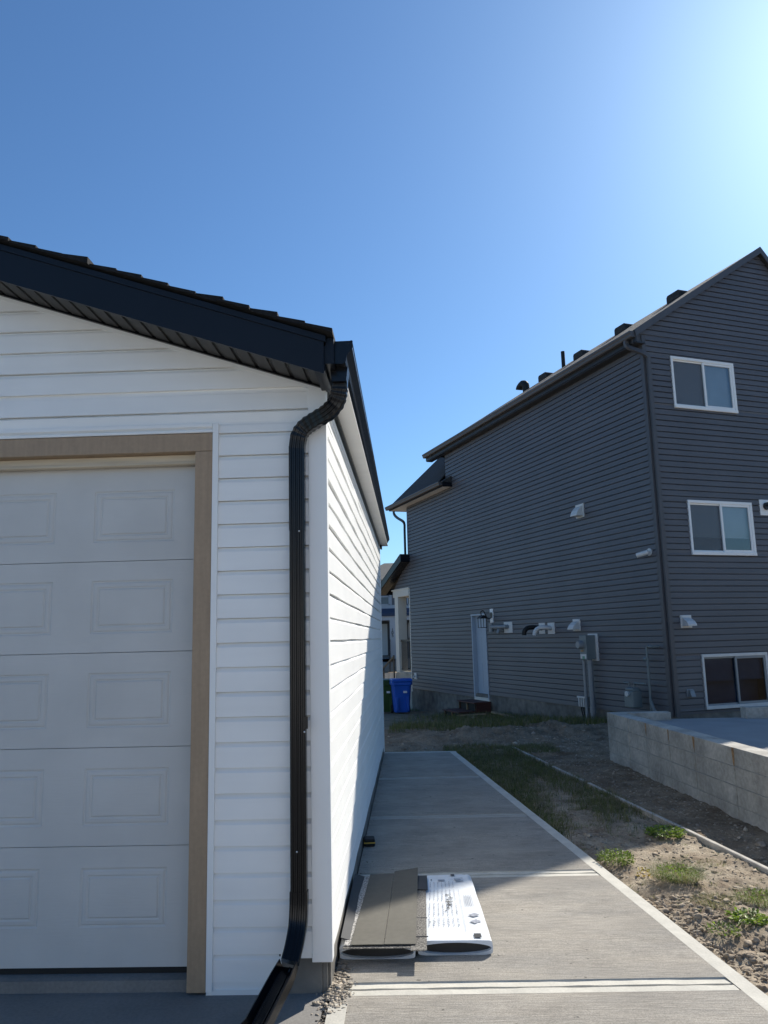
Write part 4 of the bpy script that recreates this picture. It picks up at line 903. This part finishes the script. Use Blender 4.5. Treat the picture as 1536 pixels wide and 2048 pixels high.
def sheet(name, pts, z, t, mat, label, bend=None, nx_=12, ny_=16, cat='loose shingle', extra=None):
    """bilinear sheet from 4 corner points fl, fr, br, bl"""
    fl, fr, br, b4 = [Vector((p[0], p[1], 0)) for p in pts]
    c = (fl+fr+br+b4)/4; mb = MB(); top = []; bot = []
    for j in range(ny_+1):
        for i in range(nx_+1):
            u, v = i/nx_, j/ny_; p = fl*(1-u)*(1-v)+fr*u*(1-v)+br*u*v+b4*(1-u)*v
            zz_ = z+(wz(p.y)-wz(.4))+(bend(u, v) if bend else 0)+.0015*nz1(p.x*9, p.y*9, z*100)
            top.append((p.x-c.x, p.y-c.y, zz_+t-z)); bot.append((p.x-c.x, p.y-c.y, zz_-z))
    N3 = nx_+1; n0 = len(top); fs = []
    for j in range(ny_):
        for i in range(nx_):
            a = j*N3+i; fs.append((a, a+1, a+N3+1, a+N3)); fs.append((n0+a+N3, n0+a+N3+1, n0+a+1, n0+a))
    def side(ids): return [(ids[k], ids[k+1], n0+ids[k+1], n0+ids[k]) for k in range(len(ids)-1)]
    fs += side(list(range(N3))); fs += side([ny_*N3+i for i in range(N3)]); fs += side([j*N3 for j in range(ny_+1)]); fs += side([j*N3+nx_ for j in range(ny_+1)])
    mb.add(top+bot, fs)
    return mb.build(name, mat, loc=(c.x, c.y, z), label=label, cat=cat)
ZT = -.0975+.072+.006
hump = lambda u, v: .022*max(0, v-.75)*4*math.sin(math.pi*min(1, u*.9+.1))
sheet('tar_shingle', [(-.0+.028, .36), (.10, .36), (.10, 1.46), (.025, 1.46)], ZT, .004, 'felt_dark', 'black tar strip of shingle between the garage wall and the loose shingles', lambda u, v: .02*(1-u))
sheet('granule_shingle', [(.048, .262), (.445, .262), (.445, .40), (.055, .40)], ZT+.001, .004, 'granule', 'speckled shingle edge sticking out at the front under the plain sheets')
sheet('granule_strip', [(.050, .290), (.095, .290), (.135, 1.44), (.092, 1.44)], ZT+.006, .004, 'granule_light', 'pale speckled shingle strip along the left edge of the loose shingles')
sheet('loose_shingle', [(.085, .285), (.262, .285), (.292, 1.46), (.130, 1.45)], ZT+.011, .004, 'felt', 'left of the two plain grey brown shingles lying back side up on the bundle', lambda u, v: .010*max(0, v-.7)*3)
sheet('loose_shingle', [(.2645, .288), (.432, .288), (.455, 1.52), (.2945, 1.50)], ZT+.011, .004, 'felt', 'right of the two plain grey brown shingles, its back corner lifted', lambda u, v: .05*max(0, v-.72)*1.1*u+.012*max(0, v-.7)*3)
s2 = sheet('tabbed_shingle', [(.405, .22), (.49, .22), (.505, 1.42), (.43, 1.42)], ZT+.0035, .004, 'granule', 'speckled shingle with cut tabs wedged between the two bundles')
mb = MB()
for v in (.40, .68, .90, 1.12, 1.3): mb.box(.425-s2.location.x, .50-s2.location.x, v-.004-s2.location.y, v+.004-s2.location.y, .0035, .0062+.004*v*.3)
mb.build('tab_slot', 'black_ink', s2)
sheet('tabbed_shingle', [(.44, 1.16), (.515, 1.15), (.515, 1.44), (.44, 1.44)], ZT+.009, .004, 'felt_dark', 'short dark shingle tab at the back between the two bundles')
# torn white plastic by the wall
mb = MB(); rr = random.Random(6); pts = []
for i in range(14):
    y = .42+i*.04; pts.append((.030+rr.uniform(-.004, .010), y, -.09+.055+rr.uniform(-.02, .02)))
mb.sweep(pts, [(-.006, -.001), (.006, -.001), (.006, .001), (-.006, .001)]); mb.v = [(a-.03, b-.68, c+.06) for a, b, c in mb.v]
mb.build('torn_plastic', 'wrap_white', loc=(.03, .68, -.06), label='torn strip of white plastic wrap crumpled against the wall base', cat='plastic scrap')

# small black and yellow block by the wall
mb = MB(); mb.box(-.045, .045, -.06, .06, 0, .06); bb_ = empty('tape_roll', (.062, 2.56, wz(2.56)), .1, label='small black box with a yellow band on the walkway by the garage wall', cat='small box')
mb.build('body', 'rubber', bb_, bevel=.012); mb = MB(); mb.box(-.0465, .0465, -.0615, .0615, .026, .036); mb.build('band', 'yellow', bb_)

# ============================================================ BINS
def bin_(x, y, rz_, mat, label):
    e = empty('wheelie_bin', (x, y, terr(x, y)+.0), rz_, label=label, cat='wheelie bin')
    mb = MB(); H = .98; w0, w1, d0, d1 = .22, .29, .24, .34
    prof = [(0.05, w0, d0), (.75, w1-.02, d1-.03), (.84, w1-.01, d1-.02), (.85, w1+.02, d1+.01), (.93, w1+.025, d1+.015), (.95, w1, d1)]
    vs = []
    for z, w_, d_2 in prof:
        c = .05
        vs += [(-w_+c, -d_2, z), (w_-c, -d_2, z), (w_, -d_2+c, z), (w_, d_2-c, z), (w_-c, d_2, z), (-w_+c, d_2, z), (-w_, d_2-c, z), (-w_, -d_2+c, z)]
    n = 8; fs = [(i*n+j, i*n+(j+1) % n, (i+1)*n+(j+1) % n, (i+1)*n+j) for i in range(len(prof)-1) for j in range(n)]+[tuple(range(n))[::-1], tuple(range((len(prof)-1)*n, len(prof)*n))]
    mb.add(vs, fs); mb.box(-.2, -.12, -.33, -.25, .1, .5); mb.box(.12, .2, -.33, -.25, .1, .5); mb.build('body', mat, e, bevel=.01)
    mb = MB(); mb.prism([(-.37, .95), (.36, .95), (.36, .99), (.1, 1.04), (-.30, 1.03), (-.38, .99)], 'x', -.31, .31); mb.build('lid', mat, e, bevel=.015)
    mb = MB(); mb.tube([(-.26, .37, .93), (.26, .37, .93)], .02, 8, ref=(0, 0, 1)); mb.build('handle', mat, e)
    for sx in (-1, 1):
        mb = MB(); mb.tube([(sx*.24, .24, .12), (sx*.29, .24, .12)], .12, 16, ref=(0, 0, 1)); mb.build('wheel', 'rubber', e, auto=True)
    mb = MB(); mb.box(-.02+.05, .14, -.345, -.318, .62, .68); mb.build('sticker', 'wrap_white', e)
    return e
bin_(.10, 19.75, R(8), 'bin_blue', 'blue wheelie bin standing at the corner of the dark house')
bin_(-.40, 20.35, R(4), 'bin_green', 'dark green wheelie bin half hidden behind the garage, left of the blue bin')

# ============================================================ STEPS and lumber
sp = hl(-.5, 7.35); sg = -.53
ST = empty('wooden_steps', (sp.x, sp.y, sg), th, label='small reddish brown wooden box steps below the side door', cat='steps')
mb = MB()
for k, (x0, x1, zt) in enumerate(((0.02, .47, .43), (-.42, .02, .215))):
    t_ = MB(); t_.box(x0-.04, x1, -.52, .52, zt-.035, zt); t_.build('tread', 'red_brown', ST, bevel=.004)
    for yy in (-.50, 0, .46): mb.box(x0, x0+.035, yy, yy+.04, zt-.215, zt-.037)
mb.build('posts', 'lumber', ST)
mb = MB(); mb.prism([(-.42, 0), (.47, 0), (.47, .39), (.02, .39), (.02, .178), (-.42, .178)], 'y', -.50, -.46); mb.build('side_panel', 'red_brown', ST)
mb = MB(); mb.prism([(-.42, 0), (.47, 0), (.47, .39), (.02, .39), (.02, .178), (-.42, .178)], 'y', .46, .50); mb.build('side_panel', 'red_brown', ST)
mb = MB(); mb.box(-.38, -.36, -.46, .46, 0, .178); mb.box(.06, .08, -.46, .46, .18, .39); mb.build('riser_shade', 'rubber', ST)  # black sheets added in the open risers to paint their shade
rr = random.Random(12)
lab = ['long pale board lying on the weeds along the foundation', 'short plank leaning over the other boards beside the steps', 'light plank end poking from the weeds near the phone box', 'thin board lying askew in front of the foundation', 'stubby lumber offcut lying in the weeds right of the steps']
for i, (x, s, L1, a, zz_) in enumerate(((-.35, 5.4, 2.6, .03, .05), (-.75, 6.5, .9, .5, .10), (-.55, 4.2, 1.3, -.02, .05), (-.45, 5.0, 2.2, -.06, .09), (-.9, 6.1, .6, -.25, .06))):
    p = hl(x, s); mb = MB(); mb.box(-L1/2, L1/2, -.045, .045, -.019, .019)
    o = mb.build('plank', 'lumber', loc=(p.x, p.y, terr(p.x, p.y)+zz_), label=lab[i], cat='plank', group='scrap boards by the foundation', bevel=.003); o.rotation_euler = (0, [.02, .09, .01, -.02, .05][i], th+math.pi/2+a)

# ============================================================ PLANTS
def leafclump(mb, n, r, h, ll, lw, rr, up=.6, mi=0, flat=False, mi2=None):
    for i in range(n):
        a = rr.uniform(0, 6.283); d_ = r*math.sqrt(rr.random()); z = h*rr.random()*(1-.5*(d_/r))
        b = Vector((math.cos(a)*d_, math.sin(a)*d_, z+.004)); dirv = Vector((math.cos(a)*rr.uniform(.3, 1)+rr.gauss(0, .4), math.sin(a)*rr.uniform(.3, 1)+rr.gauss(0, .4), up*rr.uniform(.1, 1.3))).normalized()
        sd = dirv.cross(Vector((rr.gauss(0, .4), rr.gauss(0, .4), 1))).normalized(); l_ = ll*rr.uniform(.6, 1.3); w_ = lw*rr.uniform(.7, 1.2)
        m_ = b+dirv*l_*.5; t_ = b+dirv*l_+Vector((0, 0, -l_*.25))
        mb.add([b, m_+sd*w_, t_, m_-sd*w_], [(0, 1, 2, 3)], mi2 if (mi2 is not None and rr.random() < .3) else mi)
def blades(mb, n, r, h, w_, rr, mi=0, lean=.6, mi2=None, hh=None, ox=0, oy=0, oz=0):
    for i in range(n):
        a = rr.uniform(0, 6.283); d_ = r*math.sqrt(rr.random()); x = math.cos(a)*d_+ox; y = math.sin(a)*d_+oy
        a2 = a+rr.gauss(0, .8); l_ = h*rr.uniform(.5, 1.2); ln = lean*rr.uniform(.2, 1.2); dx, dy = math.cos(a2)*l_*ln, math.sin(a2)*l_*ln
        px, py = -math.sin(a2)*w_, math.cos(a2)*w_; z0 = oz+(hh(x, y) if hh else 0)
        mb.add([(x-px, y-py, z0), (x+px, y+py, z0), (x+dx*.4+px*.7, y+dy*.4+py*.7, z0+l_*.6), (x+dx*.4-px*.7, y+dy*.4-py*.7, z0+l_*.6), (x+dx, y+dy, z0+l_*(1-.35*ln))], [(0, 1, 2, 3), (3, 2, 4)], mi2 if (mi2 is not None and rr.random() < .35) else mi)
rr = random.Random(21)
plants = [
 (2.56, 2.85, 'leaf', 420, .15, .07, 'bright green broad leafed weed against the edging board at the shadow edge'),
 (1.93, 2.02, 'bush', 520, .13, .09, 'bushy green weed clump at the walkway edge just inside the sun'),
 (1.74, 2.02, 'leafs', 120, .06, .05, 'small low green weed left of the bushy clump, touching the walkway'),
 (2.24, 1.60, 'tuft', 620, .17, .11, 'large mixed weed tuft with grass, in the middle of the sunny soil strip'),
 (2.06, 1.76, 'yellow', 60, .05, .08, 'small yellow leafed sprig left of the large tuft'),
 (2.32, 1.15, 'pale', 320, .13, .05, 'pale thin grass tuft on the dry soil, nearer than the large mixed tuft'),
 (2.66, 1.30, 'tuft', 420, .15, .08, 'fresh green grass tuft at the right edge of the frame'),
 (2.42, .90, 'leaf', 200, .10, .05, 'dark green broad leafed weed below the right hand grass tuft'),
 (2.64, 2.05, 'pale', 160, .10, .035, 'sparse dry grass patch beside the edging board'),
 (2.20, .72, 'leafs', 150, .09, .05, 'ragged green weed on the churned bank nearest the walkway'),
 (2.36, 1.98, 'pale', 110, .10, .03, 'faint low dry weeds in the middle of the sunlit soil'),
 (2.60, .78, 'leafs', 120, .09, .05, 'low green weed at the right frame edge on the dark churned soil'),
]
for (x, y, kd, n, r, h, lb) in plants:
    mb = MB()
    if kd == 'leaf': leafclump(mb, n, r, h, .038, .011, rr, .5, 0, mi2=1); mats = ['leaf_bright', 'leaf_mid']
    elif kd == 'bush': leafclump(mb, n, r, h, .024, .007, rr, .9, 0, mi2=1); blades(mb, 80, r, h*1.1, .0012, rr, 1); mats = ['leaf_mid', 'leaf_bright']
    elif kd == 'leafs': leafclump(mb, n, r, h, .024, .007, rr, .7, 0, mi2=1); mats = ['leaf_mid', 'leaf_bright']
    elif kd == 'tuft': blades(mb, int(n*1.5), r, h*.85, .0011, rr, 0, mi2=1, lean=1.5); leafclump(mb, n//2, r*.8, h*.7, .02, .006, rr, .9, 2); mats = ['leaf_mid', 'leaf_dry', 'leaf_bright']
    elif kd == 'yellow': leafclump(mb, n, r, h, .022, .007, rr, .9, 0); mats = ['leaf_yellow']
    else: blades(mb, int(n*1.3), r, h*.8, .0010, rr, 0, lean=1.6, mi2=1); mats = ['leaf_dry', 'leaf_mid']
    mb.build('weed', mats, loc=(x, y, terr(x, y)-.003), label=lb, cat='weed', group='weeds in the soil strip', recalc=False)

# scattered tiny seedlings: nobody could count them
g0 = MB()
for i in range(260):
    y = rr.uniform(-.2, 4.2); x = rr.uniform(xout(y)+.03, xboard(y)-.03)
    if nz1(x*2.2, y*2.2, 11) < -.05: continue
    n0 = len(g0.v); blades(g0, rr.randint(3, 9), .02, .03, .001, rr, 0, lean=1.6, mi2=1); leafclump(g0, rr.randint(2, 7), .02, .015, .012, .0035, rr, .8, 0)
    z_ = terr(x, y)-.003; g0.v[n0:] = [(a+x, b+y, c+z_) for a, b, c in g0.v[n0:]]
g0.build('seedlings', ['leaf_mid', 'leaf_dry'], kind='stuff', label='tiny seedlings and dry blades sprinkled over the soil strip', cat='ground cover', recalc=False)
# grass patches (uncountable)
g1 = MB(); rr = random.Random(31); cnt = 0
while cnt < 32000:
    y = rr.uniform(2.3, 8.4); x = rr.uniform(xout(y)+.02, xboard(y)+.03)
    if y > 7.6: x = rr.uniform(.9, 2.6)
    dn = .5+.9*nz1(x*2.3, y*1.3, 7)+.5*nz1(x*7, y*5, 3)+.10*(y-4.2)
    dn += .45*max(0, 1-(x-xout(y))/.45)
    if y < 3.4: dn -= (3.4-y)*.9
    if rr.random() > dn: cnt += .15; continue
    blades(g1, 1, .004, .035+.06*rr.random()*(.6+abs(nz1(x*4, y*3, 9))*2), .0019, rr, 0, lean=1.1, mi2=1, ox=x, oy=y, oz=terr(x, y)-.004); cnt += 1
g1.build('grass_strip', ['grass_dark', 'grass_dry'], kind='stuff', label='thin shaded grass and weeds between the walkway and the edging board', cat='grass', recalc=False)
g2 = MB(); cnt = 0
while cnt < 20000:
    s = rr.uniform(1.6, 8.2); xx = -abs(rr.gauss(0, .75))-.03
    p = hl(xx, s) if rr.random() < .6 else Vector((rr.uniform(-.0, 4.0), rr.uniform(10.2, 14.5), 0))
    if (p-HL).dot(DN) > -.03: cnt += .1; continue
    if rr.random() > .55+.9*nz1(p.x*1.3, p.y*1.3, 2): cnt += .1; continue
    blades(g2, 1, .01, .13+.10*rr.random(), .004, rr, 0, lean=.9, mi2=1, ox=p.x, oy=p.y, oz=terr(p.x, p.y)-.01); cnt += 1
g2.build('weedy_grass', ['grass_dark', 'grass_dry'], kind='stuff', label='dark weedy grass growing along the house foundation', cat='grass', recalc=False)
g3 = MB()
for i in range(5000):
    x = rr.uniform(-1.5, 1.5); y = rr.uniform(20.8, 30); blades(g3, 1, .01, .10, .006, rr, 0, ox=x, oy=y, oz=terr(x, y)-.01)
g3.build('front_lawn', ['leaf_mid'], kind='stuff', label='sunny green lawn strip behind the bins', cat='grass', recalc=False)

# stones and clods
cl = MB(); rr = random.Random(41)
for i in range(5200):
    y = rr.uniform(-.6, 9.5); x = rr.uniform(xout(y)+.03, xwall(y)-.02) if y < 7 else rr.uniform(.9, 3.4)
    if abs(x-xboard(y)) < .04 and y < 8: continue
    far = x > xboard(y)
    s = abs(rr.gauss(0, .0055 if far else .0033))+.0015
    if rr.random() < .012: s *= 2.6
    cl.blob((x, y, terr(x, y)+s*.2), (s*rr.uniform(.8, 1.5), s*rr.uniform(.8, 1.5), s*.7), i, 1, amp=.6, mi=0)
for i in range(420):
    y = rr.uniform(7.6, 11.5); x = rr.uniform(-.0, 4.0); s = abs(rr.gauss(0, .010))+.004
    cl.blob((x, y, terr(x, y)+s*.2), (s*1.3, s, s*.6), i, 1, amp=.6)
for i in range(1100):
    y = rr.uniform(-.4, 1.35); x = xout(y)+.04+abs(rr.gauss(0, .35)); s = abs(rr.gauss(0, .009))+.003
    cl.blob((x, y, terr(x, y)-s*.1), (s*rr.uniform(.8, 1.4), s*rr.uniform(.8, 1.3), s*.85), i, 2, amp=.6, mi=1)
for i in range(500):
    y = rr.uniform(1.3, 4.0); x = rr.uniform(xout(y)+.03, xboard(y)-.03); s = abs(rr.gauss(0, .008))+.003
    cl.blob((x, y, terr(x, y)), (s*rr.uniform(.9, 1.8), s*rr.uniform(.9, 1.6), s*.5), i, 1, amp=.9, mi=1)
cl.build('gravel', ['stone', 'clod'], smooth=True, kind='stuff', label='small stones and soil clods scattered over the bare ground', cat='gravel')
for i, (x, y, s, lb) in enumerate(((2.06, .74, .022, 'pale angular stone on the bank beside the walkway edge'), (1.93, 2.92, .022, 'roundish stone in the shade beside the walkway'), (2.72, 1.50, .028, 'whitish stone half sunk in the dry soil at the right'), (3.25, 2.6, .03, 'light stone lying in the shaded gravel by the block wall'), (1.86, 1.62, .018, 'small stone touching the walkway border in the sun'))):
    mb = MB(); mb.blob((0, 0, s*.25), (s*1.3, s, s*.75), i+5, 2, amp=.5); mb.build('rock', 'stone', loc=(x, y, terr(x, y)), label=lb, cat='rock', group='larger stones on the soil')
# twigs
tw = MB(); rr = random.Random(51)
for i in range(160):
    y = rr.uniform(.2, 7); x = rr.uniform(xout(y)+.05, xwall(y)-.05); a = rr.uniform(0, 3.14); l_ = rr.uniform(.02, .09); z = terr(x, y)+.006
    tw.tube([(x, y, z), (x+math.cos(a)*l_*.5, y+math.sin(a)*l_*.5, z+.006), (x+math.cos(a)*l_, y+math.sin(a)*l_, terr(x+math.cos(a)*l_, y+math.sin(a)*l_)+.004)], .0013, 5)
tw.build('dry_stalks', 'lumber', kind='stuff', label='dry stalks and twigs littering the soil', cat='twigs')

# ============================================================ DISTANT HOUSE ACROSS THE STREET
Yf = 43.0
def fx(px): return -1.372+(px-758)*.03093
def fz_(py): return 6.97-(py-1100)*.03068
FH = empty('distant_house', (fx(790), Yf, -.3), label='pale house across the street seen through the gap, with navy porch roof and front steps', cat='house')
def FB(): return MB()
def fb(mb, name, mat, **k):
    mb.v = [(a-FH.location.x, b-FH.location.y, c-FH.location.z) for a, b, c in mb.v]; return mb.build(name, mat, FH, **k)
X0, X1 = fx(715), fx(860)
mb = FB(); mb.box(X0, X1, Yf, Yf+9, -.5, fz_(1161)); fb(mb, 'wall', 'far_grey')
mb = FB(); zt = fz_(1161); mb.add([(X0-.4, Yf-.4, zt), (X1+.4, Yf-.4, zt), (X1+.4, Yf+9.4, zt), (X0-.4, Yf+9.4, zt), (fx(764), Yf+3.5, fz_(1126)+.3), (fx(815), Yf+3.5, fz_(1126)+.3)], [(0, 1, 5, 4), (1, 2, 5), (2, 3, 4, 5), (3, 0, 4), (0, 3, 2, 1)]); fb(mb, 'roof', 'far_roof')
mb = FB(); mb.box(X0, X1, Yf-.06, Yf, fz_(1173), fz_(1161)); mb.box(X0, X1, Yf-.08, Yf, fz_(1219), fz_(1211)); mb.box(fx(776), fx(781), Yf-.08, Yf, fz_(1211), fz_(1186)); mb.box(X0, fx(781), Yf-.08, Yf, fz_(1190), fz_(1186)); fb(mb, 'trim_band', 'far_white')
def fwin(x0, x1, y0, y1):
    mb = FB(); a, b, c, d_ = fx(x0), fx(x1), fz_(y1), fz_(y0); w_ = .07
    mb.box(a, b, Yf-.1, Yf-.02, d_-w_, d_); mb.box(a, b, Yf-.1, Yf-.02, c, c+w_); mb.box(a, a+w_, Yf-.1, Yf-.02, c, d_); mb.box(b-w_, b, Yf-.1, Yf-.02, c, d_)
    f_ = fb(mb, 'window', 'far_white'); mb = MB(); mb.box(a+w_, b-w_, Yf-.05, Yf-.03, c+w_, d_-w_)
    mb.v = [(p-FH.location.x, q-FH.location.y, r_-FH.location.z) for p, q, r_ in mb.v]; mb.build('pane', 'grey_paint', f_)
fwin(758, 768, 1174, 1190); fwin(758, 777, 1193, 1211); fwin(811, 824, 1194, 1212); fwin(812, 825, 1245, 1278)
mb = FB(); mb.prism([(Yf-1.6, fz_(1234)), (Yf, fz_(1234)), (Yf, fz_(1217)), (Yf-1.6, fz_(1229))], 'x', X0, X1); fb(mb, 'porch_roof', 'far_navy')
mb = FB(); mb.box(X0, X1, Yf-1.5, Yf-1.3, fz_(1242), fz_(1234)); fb(mb, 'porch_beam', 'far_white')
for a, b in ((777, 789), (797, 809)):
    mb = FB(); mb.box(fx(a), fx(b), Yf-1.5, Yf-1.2, fz_(1315), fz_(1242)); fb(mb, 'porch_pillar', 'far_white')
mb = FB(); mb.box(fx(768)-1.4, fx(775), Yf-.10, Yf, fz_(1310), fz_(1244)); fb(mb, 'door_frame', 'dark_metal')
mb = FB(); mb.box(fx(760), fx(771), Yf-.14, Yf-.1, fz_(1309), fz_(1248)); fb(mb, 'front_door', 'porch_grey')
mb = FB()
for k in range(6): mb.box(fx(755), fx(786), Yf-1.6-.3*k, Yf-1.3-.3*k, -.4, fz_(1315)-.17*k)
mb.box(X0, X1, Yf-1.6, Yf, -.5, fz_(1315)); fb(mb, 'front_steps', 'slab')
mb = FB()
for px in (777, 790):
    mb.box(fx(px)-.02, fx(px)+.02, Yf-3.2, Yf-3.16, -.4, .75); mb.prism([(Yf-3.2, .75), (Yf-1.5, 1.5), (Yf-1.5, 1.45), (Yf-3.2, .70)], 'x', fx(px)-.02, fx(px)+.02)
    for k in range(9): mb.box(fx(px)-.01, fx(px)+.01, Yf-3.0+k*.18, Yf-2.98+k*.18, -.2+k*.07, .8+k*.07)
fb(mb, 'railing', 'rail_black')
# house number on the pillar, read top to bottom
for i, ch in enumerate('105'):
    cu_ = bpy.data.curves.new('number', 'FONT'); cu_.body = ch; cu_.size = .26; cu_.extrude = .01; cu_.align_x = 'CENTER'
    to = bpy.data.objects.new('tmp', cu_); COL.objects.link(to); bpy.context.view_layer.update()
    me = bpy.data.meshes.new_from_object(to); bpy.data.objects.remove(to); o = bpy.data.objects.new('house_number', me); COL.objects.link(o)
    me.materials.clear(); me.materials.append(M['rail_black']); o.parent = FH; o.rotation_euler = (R(90), 0, 0)
    o.location = (fx(782)-FH.location.x, Yf-1.52-FH.location.y, fz_(1263+i*5.5)-FH.location.z)
